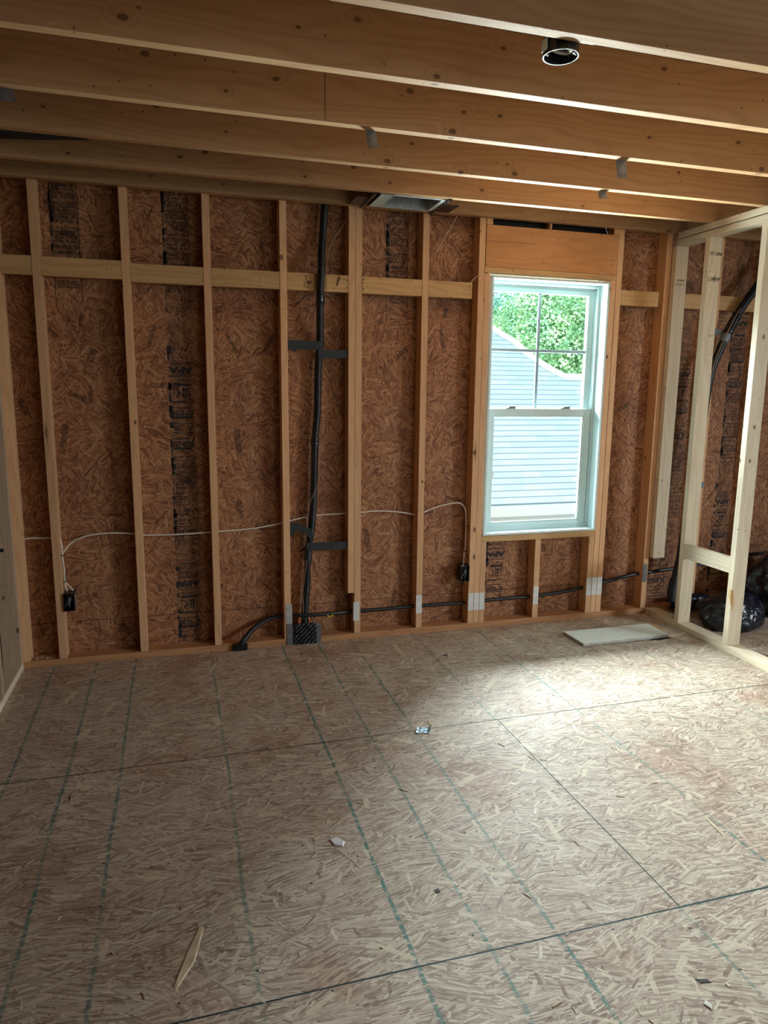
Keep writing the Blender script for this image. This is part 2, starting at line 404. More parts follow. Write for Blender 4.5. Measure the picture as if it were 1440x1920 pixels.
# ------------------------------------------------------------------ small materials
INK = NT('stamp_ink'); INK.base((0.022, 0.017, 0.017)); INK.rough(0.7)
_tr = INK.n.new('ShaderNodeBsdfTransparent'); _mx = INK.n.new('ShaderNodeMixShader')
INK.set(_mx.inputs[0], INK.rng(INK.noise(INK.tc.outputs['Object'], 60, 4, 0.7), 0.34, 0.48, 0.0, 0.93))
INK.l.new(_tr.outputs[0], _mx.inputs[1]); INK.l.new(INK.p.outputs[0], _mx.inputs[2]); INK.l.new(_mx.outputs[0], INK.out.inputs[0]); INK = INK.m
PENCIL = plain('marker_line', (0.03, 0.022, 0.02), 0.7)
BLACK_RUB = plain('black_insulation_foam', (0.010, 0.012, 0.016), 0.42, spec=0.5, var=0.4)
BLACK_CAB = plain('black_cable_jacket', (0.012, 0.013, 0.018), 0.35)
BLACK_TAPE = plain('black_tape', (0.010, 0.016, 0.018), 0.5)
SHINY_TAPE = plain('glossy_black_tape', (0.02, 0.022, 0.03), 0.15)
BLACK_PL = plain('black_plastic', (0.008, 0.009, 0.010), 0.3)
WHITE_CAB = plain('white_cable_jacket', (0.72, 0.66, 0.58), 0.4)
THIN_W = plain('brown_thin_wire', (0.35, 0.22, 0.14), 0.5)
GALV = plain('galvanised_steel', (0.60, 0.62, 0.62), 0.42, metal=0.55, var=0.25)
GALV_D = plain('dull_grey_steel', (0.22, 0.23, 0.25), 0.45, metal=0.5, var=0.3)
PLATE_W = plain('bright_nail_plate_steel', (0.74, 0.74, 0.71), 0.5, metal=0.15, var=0.12)
DARK_MET = plain('dark_bracket_steel', (0.055, 0.035, 0.03), 0.4, metal=0.6)
COPPER = plain('copper', (0.90, 0.34, 0.15), 0.3, metal=0.7)
GREY_TAPE = plain('grey_duct_tape', (0.20, 0.23, 0.27), 0.4)
VINYL = plain('white_vinyl', (0.68, 0.84, 0.84), 0.35)
MUNT = plain('backlit_grille', (0.30, 0.40, 0.45), 0.5)  # white grille, its backlit shade put into the colour
JAMB = plain('white_jamb_board', (0.74, 0.87, 0.87), 0.45)
DRYW = plain('white_primed_board', (0.88, 0.92, 0.82), 0.55, var=0.05)
DRYE = plain('board_core', (0.52, 0.50, 0.44), 0.8, var=0.2)
FRESH = plain('torn_fresh_wood', (0.66, 0.40, 0.14), 0.7, var=0.3)
CHIP = plain('pale_wood_chip', (0.66, 0.52, 0.34), 0.7, var=0.25)
YELLOW = plain('yellow_plastic', (0.55, 0.50, 0.06), 0.4)

bag = NT('black_bag_plastic'); bag.base((0.006, 0.008, 0.016)); bag.rough(0.22); bag.p.inputs['Specular IOR Level'].default_value = 0.6
_a = bag.noise(bag.tc.outputs['Object'], 11, 4, 0.6, 0.6); bag.bump(_a, 0.9, 0.02); BAG = bag.m

gl = NT('window_glass'); gl.n.remove(gl.p)
_t = gl.n.new('ShaderNodeBsdfTransparent'); _t.inputs[0].default_value = (0.95, 0.985, 0.98, 1)
_g = gl.n.new('ShaderNodeBsdfGlossy'); _g.inputs['Roughness'].default_value = 0.02
_lw = gl.n.new('ShaderNodeLayerWeight'); _lw.inputs[0].default_value = 0.5; _m = gl.n.new('ShaderNodeMixShader')
_f = gl.math('ADD', 0.03, gl.math('MULTIPLY', gl.math('POWER', _lw.outputs['Facing'], 5.0), 0.9)).node
gl.l.new(_f.outputs[0], _m.inputs[0]); gl.l.new(_t.outputs[0], _m.inputs[1]); gl.l.new(_g.outputs[0], _m.inputs[2]); gl.l.new(_m.outputs[0], gl.out.inputs[0]); GLASS = gl.m

# shingles: courses along x, rising with y
sh = NT('roof_shingles'); o_ = sh.sep(sh.tc.outputs['Object'])
cv = sh.math('DIVIDE', sh.math('ADD', o_[1], sh.math('MULTIPLY', sh.noise(sh.comb(o_[0], o_[1]), 2.0, 2), 0.012)), 0.10); ci = sh.math('FLOOR', cv)
uu_ = sh.math('ADD', sh.math('DIVIDE', o_[0], 0.32), sh.math('MULTIPLY', ci, 0.37)); w_ = sh.white(sh.comb(sh.math('FLOOR', uu_), ci))
e_ = sh.rng(sh.math('FRACT', cv), 0.08, 0.22, 1.0, 0.0)
tab = sh.rng(sh.math('ABSOLUTE', sh.math('SUBTRACT', sh.math('FRACT', uu_), 0.5)), 0.47, 0.5)
c_ = sh.mix(w_['Value'], (0.19, 0.235, 0.27), (0.235, 0.285, 0.325))
c_ = sh.mix(sh.math('MULTIPLY', tab, 0.35), c_, (0.10, 0.13, 0.16)); c_ = sh.mix(sh.math('MULTIPLY', e_, 0.85), c_, (0.045, 0.06, 0.08))
sh.base(c_); sh.rough(0.9); SHINGLE = sh.m
CAPSH = plain('hip_cap_shingles', (0.42, 0.44, 0.44), 0.9, var=0.15)
GUT = plain('white_gutter', (0.24, 0.26, 0.26), 0.6)
SIDING = plain('grey_siding', (0.30, 0.33, 0.37), 0.8, var=0.2)
def leafm(name, a, b):
    t = NT(name); oi = t.noise(t.tc.outputs['Object'], 1.6, 3); t.base(t.mix(t.rng(oi, 0.35, 0.65), a, b)); t.rough(0.6)
    return t.m
LEAF_A = leafm('sunlit_leaves', (0.24, 0.46, 0.24), (0.58, 0.76, 0.42)); LEAF_B = leafm('far_leaves', (0.26, 0.50, 0.42), (0.50, 0.74, 0.62))  # pale tone of the bright outdoor haze put into the leaf colours
BARK = plain('bark', (0.10, 0.08, 0.06), 0.9, var=0.3); GRASS = plain('lawn', (0.14, 0.22, 0.07), 0.9, var=0.3)

# ------------------------------------------------------------------ setting
# floor
bm = bmesh.new(); box(bm, -3.0, 6.6, -6.8, 0.10, -0.02, 0.0); f = obj('floor', bm, OSB_FLOOR); tag(f, kind='structure')
# subfloor above the joists
CZ = H + 0.184
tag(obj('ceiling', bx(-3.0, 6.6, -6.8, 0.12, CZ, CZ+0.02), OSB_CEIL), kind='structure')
# back wall sheathing with the window hole
WX0, WX1, WZ0, WZ1 = 2.436, 3.238, 0.592, 2.150
bm = bmesh.new()
box(bm, -3.0, WX0, D, D+0.012, -0.05, CZ+0.02); box(bm, WX1, 6.6, D, D+0.012, -0.05, CZ+0.02)
box(bm, WX0, WX1, D, D+0.012, -0.05, WZ0); box(bm, WX0, WX1, D, D+0.012, WZ1, CZ+0.02)
WALL = tag(obj('wall_back', bm, OSB_WALL), kind='structure')
tag(obj('wall_left', bx(-3.02, -3.0, -6.8, D, 0, CZ), OSB_SIDE), kind='structure')
bm = bmesh.new()  # right outer wall with an assumed opening, added to let fill light in
for y0, y1, z0, z1 in ((-6.8, -5.4, 0, CZ), (-3.4, D, 0, CZ), (-5.4, -3.4, 0, 0.9), (-5.4, -3.4, 2.3, CZ)): box(bm, 6.6, 6.62, y0, y1, z0, z1)
tag(obj('wall_right', bm, OSB_SIDE), kind='structure')
bm = bmesh.new()  # wall behind the camera; its opening is assumed, added to let fill light in
for x0, x1, z0, z1 in ((-3.0, 3.2, 0, CZ), (4.4, 6.6, 0, CZ), (3.2, 4.4, 0, 0.9), (3.2, 4.4, 2.1, CZ)): box(bm, x0, x1, -6.82, -6.8, z0, z1)
tag(obj('wall_front', bm, OSB_WALL), kind='structure')

# ------------------------------------------------------------------ ceiling joists
jl = [(-1.998, 'knotty ceiling joist nearest the camera, round black light box below it'),
      (-1.588, 'second ceiling joist from the top of the photo, broad face with few knots'),
      (-1.145, 'ceiling joist with a finger joint in its left half, two grey metal tabs below'),
      (-0.709, 'ceiling joist with wavy cathedral grain, a small grey tab under its right half'),
      (-0.319, 'ceiling joist holding the metal brackets of the fan housing')]
JOISTS = []
for k, (y, lab) in enumerate(jl):
    e = empty('ceiling_joist', (0, y, H)); tag(e, lab, 'joist', 'ceiling joists running along the back wall'); JOISTS.append(e)
    x1 = 6.55; dz = [0.0, 0.0, 0.0, 0.0, 0.0][k]
    obj('board', bx(-2.98, x1, y-0.019-0.002, y+0.019, H+dz, H+0.184, bev=0.002), JOIST_X, e, origin=(0, y, H))
# finger joint on the third joist
bm = bmesh.new(); zz = H+0.004; k = 0; yj = -1.145-0.0215
while zz < H+0.178:
    xo = 1.213 + (0.005 if k % 2 else 0.0)
    flat(bm, [(xo, yj, zz), (xo+0.0025, yj, zz), (xo+(-0.0025 if k % 2 else 0.0075), yj, zz+0.008), (xo+(-0.005 if k % 2 else 0.005), yj, zz+0.008)], 0.0006); zz += 0.008; k += 1
tag(obj('finger_joint', bm, PENCIL, JOISTS[2], origin=(1.213, -1.145, H)), 'dark toothed glue joint')
# lumber grade prints on joists (illegible rows)
def scribble(bm, x0, x1, z0, rows, rh, y, dens=0.75, seed=1, gap=1.6):
    r = random.Random(seed)
    for k in range(rows):
        z = z0 - k*rh*gap; x = x0
        while x < x1:
            w = r.uniform(0.3, 0.8)*rh
            if r.random() < dens:
                q = r.random()
                if q < 0.4: rectxz(bm, x, x+w*0.35, z, z+rh, y); rectxz(bm, x, x+w, z+rh*0.78, z+rh, y)
                elif q < 0.7: rectxz(bm, x, x+w, z, z+rh*0.25, y); rectxz(bm, x+w*0.6, x+w, z, z+rh, y)
                else: rectxz(bm, x, x+w*0.3, z, z+rh, y); rectxz(bm, x+w*0.7, x+w, z, z+rh, y); rectxz(bm, x, x+w, z+rh*0.4, z+rh*0.6, y)
            x += w + rh*0.22
    return bm
# nailer board against the wall (its bottom shows above the studs)
e = empty('ceiling_nailer', (0, -0.019, H)); tag(e, 'last ceiling board, tight against the tops of the wall studs', 'nailer')
obj('board', bx(-2.98, 6.55, -0.040, -0.001, H, H+0.184, bev=0.002), JOIST_X, e, origin=(0, -0.019, H))

# dark bundle resting above the left ends of the joists
bm = tb([(-1.6, -0.52, H+0.085), (-0.6, -0.50, H+0.088), (-0.05, -0.47, H+0.083), (0.33, -0.43, H+0.10)], lambda t, p: 0.058 - 0.03*max(0, t-0.6)/0.4, sides=14)
tag(obj('insulated_duct', bm, BLACK_RUB, smooth=True), 'black duct lying between the last two joists in the upper left', 'duct')

# ------------------------------------------------------------------ back wall framing
ST = 0.038
def stud(label, x, z0=0.038, z1=2.47, w=ST, y0=0.0, y1=D-0.001, name='wall_stud', mat=None, lean=0.0):
    e = empty(name, (x+w/2, (y0+y1)/2, z0)); tag(e, label, 'stud')
    bm = bx(x, x+w, y0, y1, z0, z1, bev=0.0025)
    if lean:
        for v in bm.verts: v.co.x += lean*math.sin((v.co.z-z0)/(z1-z0)*PI)
    obj('board', bm, mat or STUD_Z, e, origin=(x+w/2, (y0+y1)/2, z0))
    return e
def saw_edge(x0, x1, z, up, n=7, a=0.004):
    pts = []
    for k in range(n+1):
        x = x0 + (x1-x0)*k/n
        pts.append((x, z)); 
        if k < n: pts.append((x + (x1-x0)/n*0.5, z + (a if up else -a)))
    return pts
def nail_plate(st, x0, x1, z0, z1, mat=None, y=0.0):
    top = saw_edge(x0, x1, z1, True); bot = saw_edge(x0, x1, z0, False)
    bm = bmesh.new(); flat(bm, [(x, y-0.0005, z) for x, z in bot] + [(x, y-0.0005, z) for x, z in top[::-1]], 0.0016)
    tag(obj('nail_plate', bm, mat or PLATE_W, st, origin=((x0+x1)/2, y, z0)), 'toothed grey steel plate')
G = 'full height studs of the back wall'
s0 = stud('stud in the dark left corner beside the pale partition framing', -0.179)
s1 = stud('leftmost wall stud clear of the corner, black outlet box at its right', 0.0, lean=0.004)
s2 = stud('wall stud just left of the printed sheathing column, knot at mid height', 0.413)
s3 = stud('wall stud just right of the printed sheathing column', 0.813)
s4 = stud('wall stud left of the black vertical pipe, steel plate near its foot', 1.209, lean=0.004)
scab = stud('extra board ending short of the floor, right of the black pipe', 1.5865, 0.288, 2.47)
s5 = stud('wall stud right behind the short extra board, steel plate at its foot', 1.6265-0.001, lean=-0.004)
s6 = stud('lone wall stud between the paired boards and the window', 2.015)
k1 = stud('outermost stud of the trio left of the window', 2.3585)
k2 = stud('middle stud of the trio left of the window, under the header end', 2.3975, 0.038, 2.151, w=0.0355)
k3 = stud('short left stud under the window sill board', 2.434, 0.038, 0.554, w=0.036)
c2 = stud('short middle stud under the window sill board', 2.809, 0.038, 0.554)
c3 = stud('short right stud under the window sill board', 3.197, 0.038, 0.554, w=0.037)
k4 = stud('inner stud right of the window, ending under the header', 3.2365, 0.038, 2.155, w=0.037)
k5 = stud('outer stud right of the window, running up past the header', 3.2765)
s7 = stud('reddish stud in the right corner where the cable passes', 3.624)
s8 = stud('stud behind the right partition with grey tape on it', 4.016)
s9 = stud('stud in the far right bay hidden mostly by the nearest partition stud', 4.42)
c4 = stud('stub of lumber above the left end of the window header', 2.401, 2.4215, 2.47, y1=0.068)
c5 = stud('stub of lumber above the middle of the window header', 2.806, 2.4215, 2.47, w=0.012, y1=0.068)
c6 = stud('stub of lumber above the right end of the window header', 3.2395, 2.4215, 2.47, w=0.036, y1=0.068)
nail_plate(s4, 1.217, 1.254, 0.130, 0.245, GALV); nail_plate(s5, 1.620, 1.656, 0.117, 0.230)
nail_plate(s6, 2.014, 2.052, 0.131, 0.243)
nail_plate(k1, 2.3585, 2.395, 0.122, 0.230); nail_plate(k2, 2.3975, 2.432, 0.122, 0.230); nail_plate(k3, 2.4345, 2.469, 0.122, 0.230)
nail_plate(c2, 2.810, 2.846, 0.128, 0.243)
nail_plate(c3, 3.195, 3.233, 0.160, 0.276); nail_plate(k4, 3.2365, 3.273, 0.160, 0.276); nail_plate(k5, 3.2765, 3.312, 0.160, 0.276)
nail_plate(s7, 3.625, 3.655, 0.223, 0.338, GALV_D)
# carpenter's loops on studs
def loop_mark(parent, cx, z0, z1, w, y):
    P = [(cx+w*0.2, y, z1), (cx, y, z1-0.25*(z1-z0)), (cx-w, y, (z0+z1)/2), (cx-w*0.3, y, z0+0.3*(z1-z0)), (cx+w*0.8, y, (z0+z1)/2), (cx-w*0.2, y, z1-0.28*(z1-z0)), (cx, y, z0)]
    obj('marker_loop', tb(P, 0.0009, sides=5), PENCIL, parent, origin=(cx, y, z0))
loop_mark(s1, 0.014, 1.19, 1.30, 0.008, -0.001)
loop_mark(k1, 2.377, 1.05, 1.17, 0.009, -0.001)

# plates
e = empty('sole_plate', (1.7, 0.045, 0)); tag(e, 'reddish lumber lying on the floor along the back wall under the studs', 'plate')
obj('board', bx(-2.98, 6.55, 0.0, D-0.001, 0.0, 0.038, bev=0.003), PLATE_X, e, origin=(1.7, 0.045, 0))
e = empty('top_plate', (1.7, 0.045, 2.47)); tag(e, 'lumber lying across the tops of the back wall studs', 'plate')
obj('board', bx(-2.98, 6.55, 0.001, D-0.001, 2.4705, CZ-0.001, bev=0.002), PLATE_X, e, origin=(1.7, 0.045, 2.47))
# window framing
e = empty('window_header', (2.84, 0.045, 2.185)); tag(e, 'wide orange brown header board above the window', 'header')
tag(obj('gap_shade_strip', bx(2.440, 3.238, 0.070, 0.086, 2.4205, 2.4695), BLACK_PL, e), 'added black strip for the shade in the gap above the header')  # added strip, black in place of the shade inside the gap
obj('board', bx(2.4005, 3.2755, 0.0, D-0.001, 2.188, 2.420, bev=0.002), HEAD_X, e, origin=(2.84, 0.045, 2.185))
obj('crack', tb([(2.402, -0.0005, 2.332), (2.50, -0.0005, 2.329), (2.60, -0.0005, 2.333), (2.72, -0.0005, 2.330)], 0.0007, sides=5), PENCIL, e, origin=(2.40, 0, 2.33))
e = empty('header_filler', (2.84, 0.045, 2.155)); tag(e, 'flat board between the wide header and the window top', 'board')
obj('board', bx(2.3985, 3.2755, 0.0, D-0.001, 2.156, 2.1865, bev=0.002), STUD_X, e, origin=(2.84, 0.045, 2.155))
e = empty('sill_board', (2.84, 0.045, 0.555)); tag(e, 'horizontal rough sill lumber right under the window', 'sill')
obj('board', bx(2.4345, 3.235, 0.0, D-0.001, 0.5545, 0.5905, bev=0.002), STUD_X, e, origin=(2.84, 0.045, 0.555))
# blocking boards between studs
BL = [(-0.14, -0.001, 'short blocking board in the dark left corner bay'),
      (0.039, 0.412, 'blocking board between the two leftmost clear studs'),
      (0.452, 0.812, 'blocking board crossing the printed sheathing column'),
      (0.852, 1.208, 'blocking board left of the stud beside the black pipe'),
      (1.248, 1.586, 'blocking board behind the black pipe, marker scrawl on it'),
      (1.666, 2.014, 'blocking board right of the paired studs, nailed at its left end'),
      (2.054, 2.322, 'blocking board left of the window, stopping short of the trio'),
      (3.3155, 3.590, 'short blocking board right of the window'),
      (3.72, 4.015, 'blocking board seen behind the first partition stud'),
      (4.055, 4.419, 'blocking board in the last bay behind the slanting black pipe')]
BLK = []
for k, (a, b, lab) in enumerate(BL):
    e = empty('blocking_board', ((a+b)/2, 0.02, 2.008)); tag(e, lab, 'blocking', 'blocking boards in a row across the back wall'); BLK.append(e)
    zo = 2.014 if k in (0, 1) else (2.012 if k > 6 else 2.005); y0 = 0.002 if k < 8 else 0.004
    obj('board', bx(a, b, y0, y0+0.038, zo, zo+0.090, bev=0.002), STUD_X, e, origin=((a+b)/2, 0.02, 2.008))
for x, z in ((1.578, 2.070), (1.578, 2.030), (1.560, 2.075)): obj('nail_head', bx(x-0.003, x+0.003, -0.0005, 0.003, z-0.003, z+0.003), PENCIL, BLK[4], origin=(x, 0, z))
for q_, (x, z) in ((5, (1.672, 2.078)), (5, (1.672, 2.028)), (6, (2.308, 2.075)), (6, (2.308, 2.030))): obj('nail_head', bx(x-0.003, x+0.003, -0.0005, 0.003, z-0.003, z+0.003), PENCIL, BLK[q_], origin=(x, 0, z))
bm = bmesh.new(); tube(bm, [(1.520, 0.0005, 2.036), (1.527, 0.0005, 2.080), (1.537, 0.0005, 2.083), (1.527, 0.0005, 2.045), (1.520, 0.0005, 2.040), (1.535, 0.0005, 2.082), (1.545, 0.0005, 2.070)], 0.0013, sides=5)
obj('marker_scrawl', bm, PENCIL, BLK[4], origin=(1.53, 0, 2.05))
bm = bmesh.new(); tube(bm, [(1.352, 0.0005, 2.082), (1.352, 0.0005, 2.055)], 0.0012, sides=5); tube(bm, [(1.340, 0.0005, 2.080), (1.364, 0.0005, 2.080)], 0.0014, sides=5)
tube(bm, [(1.344, 0.0005, 2.045), (1.344, 0.0005, 2.025), (1.360, 0.0005, 2.025), (1.360, 0.0005, 2.045), (1.344, 0.0005, 2.045)], 0.001, sides=5)
obj('marker_scrawl', bm, PENCIL, BLK[4], origin=(1.35, 0, 2.05))

# ------------------------------------------------------------------ printed stamps on the sheathing (upside down)
def stamp_unit(bm, cx, z, y, seed=0, upper=True, zmin=0.04, zmax=2.60, box_only=False):
    def R(x0, x1, z0, z1):
        z0 += z; z1 += z
        if z1 > zmin and z0 < zmax: rectxz(bm, cx+x0, cx+x1, max(z0, zmin), min(z1, zmax), y, 0.0006)
    def Tx(s, ox, oz, h, ws=1.0, bold=0.0):
        if zmin < z+oz-h/2 and z+oz+h/2 < zmax: text_shapes(bm, s, cx+ox, z+oz, h, y, wscale=ws, bold=bold)
    def Sc(x0, x1, oz, rows, rh, dens=0.8, sd=0, gap=1.6):
        for k in range(rows):
            zz_ = z+oz-k*rh*gap
            if zmin < zz_ and zz_+rh < zmax: scribble(bm, cx+x0, cx+x1, zz_, 1, rh, y, dens, seed+sd*7+k)
    if not box_only:
        Tx('24/16', 0.0, 0.110, 0.020, 1.25)
        Sc(-0.052, 0.055, 0.055, 1, 0.017, 0.9, 1)
        R(-0.058, 0.058, 0.038, 0.042); R(-0.058, 0.058, 0.029, 0.033)
        Tx('APA', 0.0, 0.0, 0.031, 1.45, 0.0028)
        R(-0.058, 0.058, -0.029, -0.026); R(-0.058, 0.058, -0.038, -0.034)
        Sc(-0.045, 0.05, -0.062, 2, 0.009, 0.8, 2)
        R(-0.042, 0.042, -0.086, -0.074)
        R(-0.042, -0.039, -0.158, -0.086); R(0.039, 0.042, -0.158, -0.086)
        R(0.002, 0.010, -0.145, -0.098); R(0.016, 0.024, -0.145, -0.102); R(0.006, 0.034, -0.106, -0.097)
        bm2 = [(-0.03, -0.10), (-0.015, -0.11), (-0.012, -0.13), (-0.028, -0.14), (-0.012, -0.152)]
        if z-0.16 > zmin and z < zmax: tube(bm, [(cx+a, y-0.0006, z+b) for a, b in bm2], 0.0032, sides=5)
        R(-0.058, 0.020, -0.176, -0.166); R(0.02, 0.062, -0.170, -0.167); R(0.04, 0.062, -0.177, -0.173)
        R(-0.055, 0.045, -0.205, -0.200)
        Tx('03020', -0.002, -0.228, 0.027, 1.25, 0.0014)
        R(-0.058, 0.030, -0.262, -0.247); R(0.03, 0.058, -0.256, -0.247)
        for a in (-0.052, 0.016): R(a, a+0.035, -0.288, -0.284); R(a, a+0.035, -0.338, -0.334); R(a, a+0.035, -0.345, -0.342)
        Tx('8', -0.034, -0.311, 0.028, 1.2, 0.0008); Tx('S', 0.034, -0.311, 0.028, 1.2)
        R(-0.058, 0.03, -0.372, -0.365)
        Tx('JUNE', 0.0, -0.396, 0.030, 1.15, 0.0018)
        R(-0.055, 0.040, -0.428, -0.416)
    # boxed print
    R(-0.064, -0.061, -1.06, -0.455); R(0.061, 0.064, -1.06, -0.455)
    oz = -0.465
    for k, (rows, rh) in enumerate(((2, 0.011), (1, 0.017), (3, 0.010), (2, 0.014), (1, 0.010), (3, 0.011), (2, 0.016), (3, 0.010), (2, 0.014), (2, 0.010))):
        Sc(-0.053, 0.055, oz-rh, rows, rh, 0.85, 10+k); oz -= rows*rh*1.6+0.008
        if k % 2 == 0: R(-0.061, 0.061, oz-0.001, oz+0.002); oz -= 0.006
    # solid ink bleed along the left edge
    r = random.Random(seed+5)
    for k in range(26):
        a = r.uniform(-0.9, 0.1); R(-0.068+r.uniform(-.002, .002), -0.058+r.uniform(-.004, .012), a, a+r.uniform(0.01, 0.05))
YS = D - 0.0002
for cx, z, seed in ((0.683, 1.572, 1), (0.683, 0.388, 2), (0.683, 2.930, 3), (4.315, 1.945, 4), (4.30, 0.735, 5), (3.885, 1.60, 6)):
    bm = bmesh.new(); stamp_unit(bm, cx, z, YS, seed, zmax=2.60, zmin=0.045, box_only=z > 2.5)
    obj('ink_stamp', bm, INK, WALL, origin=(cx, YS, z))
bm = bmesh.new(); stamp_unit(bm, 0.150, 2.93, YS, 8, box_only=True); obj('ink_stamp', bm, INK, WALL, origin=(0.15, YS, 2.3))
bm = bmesh.new(); stamp_unit(bm, 1.893, 2.93, YS, 9, box_only=True); 
obj('ink_stamp', bm, INK, WALL, origin=(1.89, YS, 2.3))
bm = bmesh.new(); stamp_unit(bm, 2.578, 0.452, YS, 10, zmin=0.20, zmax=0.60); obj('ink_stamp', bm, INK, WALL, origin=(2.58, YS, 0.45))
bm = bmesh.new(); text_shapes(bm, 'JUNE', 3.80, 0.196, 0.034, YS, 1.3, bold=0.001); rectxz(bm, 3.735, 3.87, 0.228, 0.231, YS)
for k in range(5): scribble(bm, 3.745, 3.87, 0.145-0.022*k, 1, 0.012, YS, 0.85, 40+k)
scribble(bm, 3.745, 3.86, 0.33, 2, 0.02, YS, 0.85, 50); obj('ink_stamp', bm, INK, WALL, origin=(3.8, YS, 0.2))

SM = NT('ink_smear'); SM.base((0.025, 0.018, 0.018)); SM.rough(0.8)
_tr = SM.n.new('ShaderNodeBsdfTransparent'); _mx = SM.n.new('ShaderNodeMixShader')
_c = SM.sep(SM.tc.outputs['Object']); SM.set(_mx.inputs[0], SM.math('MULTIPLY', SM.rng(SM.noise(SM.tc.outputs['Object'], 9, 5, 0.7), 0.40, 0.66, 0.03, 0.20), SM.rng(SM.math('ABSOLUTE', _c[0]), 0.045, 0.074, 1.0, 0.0)))
SM.l.new(_tr.outputs[0], _mx.inputs[1]); SM.l.new(SM.p.outputs[0], _mx.inputs[2]); SM.l.new(_mx.outputs[0], SM.out.inputs[0])
for cx, za, zb in ((0.683, 0.045, 2.60), (4.31, 0.25, 2.60), (3.87, 0.045, 2.2), (0.150, 2.105, 2.60), (1.893, 2.10, 2.60)):
    tag(obj('ink_smear', rectxz(bmesh.new(), cx-0.075, cx+0.075, za, zb, D-0.0001, 0.0003), SM.m, WALL, origin=(cx, D, za)), 'dark smeared printing ink')

# ------------------------------------------------------------------ right partition (runs towards the camera)
e = empty('partition_sole_plate', (XR+0.045, -1.2, 0)); tag(e, 'pale lumber on the floor running toward the camera under the right partition', 'plate')
obj('board', bx(XR, XR+D, -3.3, -0.001, 0.0, 0.038, bev=0.0025), PALE_Y, e, origin=(XR+0.045, -1.2, 0))
e = empty('partition_top_plate', (XR+0.045, -1.2, H-0.076)); tag(e, 'lower of the two pale boards on top of the right partition', 'plate')
obj('board', bx(XR, XR+D, -3.3, -0.045, H-0.0765, H-0.0425, bev=0.0025), PALE_Y, e, origin=(XR+0.045, -1.2, H-0.076))
e = empty('partition_top_plate', (XR+0.045, -1.2, H-0.038)); tag(e, 'upper of the two pale boards on top of the right partition', 'plate')
obj('board', bx(XR, XR+D, -3.3, -0.045, H-0.0370, H-0.0005, bev=0.0025), PALE_Y, e, origin=(XR+0.045, -1.2, H-0.038))
pc = stud('pale flat stud in the corner, its lower end cut off above the floor', XR, 0.392, H-0.077, w=0.089, y0=-0.042, y1=-0.004, name='partition_stud', mat=PALE_Z)
pa = stud('pale partition stud with printed marks, left of the slanting pipe', XR, 0.0385, H-0.077, w=0.089, y0=-0.330, y1=-0.292, name='partition_stud', mat=PALE_Z)
pb = stud('nearest pale partition stud, torn wood patch near its foot', XR, 0.0385, H-0.077, w=0.089, y0=-0.752, y1=-0.714, name='partition_stud', mat=PALE_Z)
bm = bmesh.new()
scribble(bm, XR+0.008, XR+0.085, 2.274, 1, 0.014, -0.3305, 0.9, 3); rectxz(bm, XR+0.006, XR+0.040, 2.290, 2.292, -0.3305); rectxz(bm, XR+0.045, XR+0.075, 2.290, 2.292, -0.3305)
obj('ink_stamp', bm, INK, pa, origin=(XR+0.04, -0.33, 2.28)); bm = bmesh.new(); rectxz(bm, XR+0.006, XR+0.084, 2.128, 2.130, -0.3305); scribble(bm, XR+0.022, XR+0.085, 2.135, 1, 0.014, -0.3305, 0.9, 4); rectxz(bm, XR+0.006, XR+0.008, 2.13, 2.155, -0.3305)
rectxz(bm, XR+0.055, XR+0.058, 2.13, 2.160, -0.3305)
obj('ink_stamp', bm, INK, pa, origin=(XR+0.04, -0.33, 2.14)); bm = bmesh.new(); scribble(bm, XR+0.018, XR+0.075, 1.81, 1, 0.013, -0.3305, 0.6, 5); obj('ink_stamp', bm, INK, pa, origin=(XR+0.04, -0.33, 2.2))
bm = bmesh.new(); scribble(bm, XR+0.020, XR+0.07, 2.168, 1, 0.009, -0.0425, 0.9, 6); text_shapes(bm, '2 3N2', XR+0.045, 2.150, 0.014, -0.0425, 1.2)
obj('ink_stamp', bm, INK, pc, origin=(XR+0.04, -0.042, 2.15))
# torn patch at the edge of the near stud
bm = bmesh.new()
flat(bm, [(XR+0.004, -0.7525, 0.300), (XR+0.012, -0.7525, 0.245), (XR+0.016, -0.7525, 0.250), (XR+0.020, -0.7525, 0.300), (XR+0.015, -0.7525, 0.340), (XR+0.010, -0.7525, 0.365), (XR+0.002, -0.7525, 0.372)], 0.0015)
flat(bm, [(XR-0.0005, -0.748, 0.285), (XR-0.0005, -0.732, 0.335), (XR-0.0005, -0.736, 0.375), (XR-0.0005, -0.749, 0.372)], 0.0015, Vector((-1, 0, 0)))
obj('torn_wood', bm, FRESH, pb, origin=(XR, -0.75, 0.3))
e = empty('partition_block', (XR+0.02, -0.5, 0.46)); tag(e, 'short pale board bridging the two partition studs at knee height', 'blocking')
obj('board', bx(XR+0.001, XR+0.039, -0.7135, -0.3305, 0.462, 0.551, bev=0.002), PALE_Y, e, origin=(XR+0.02, -0.5, 0.46))

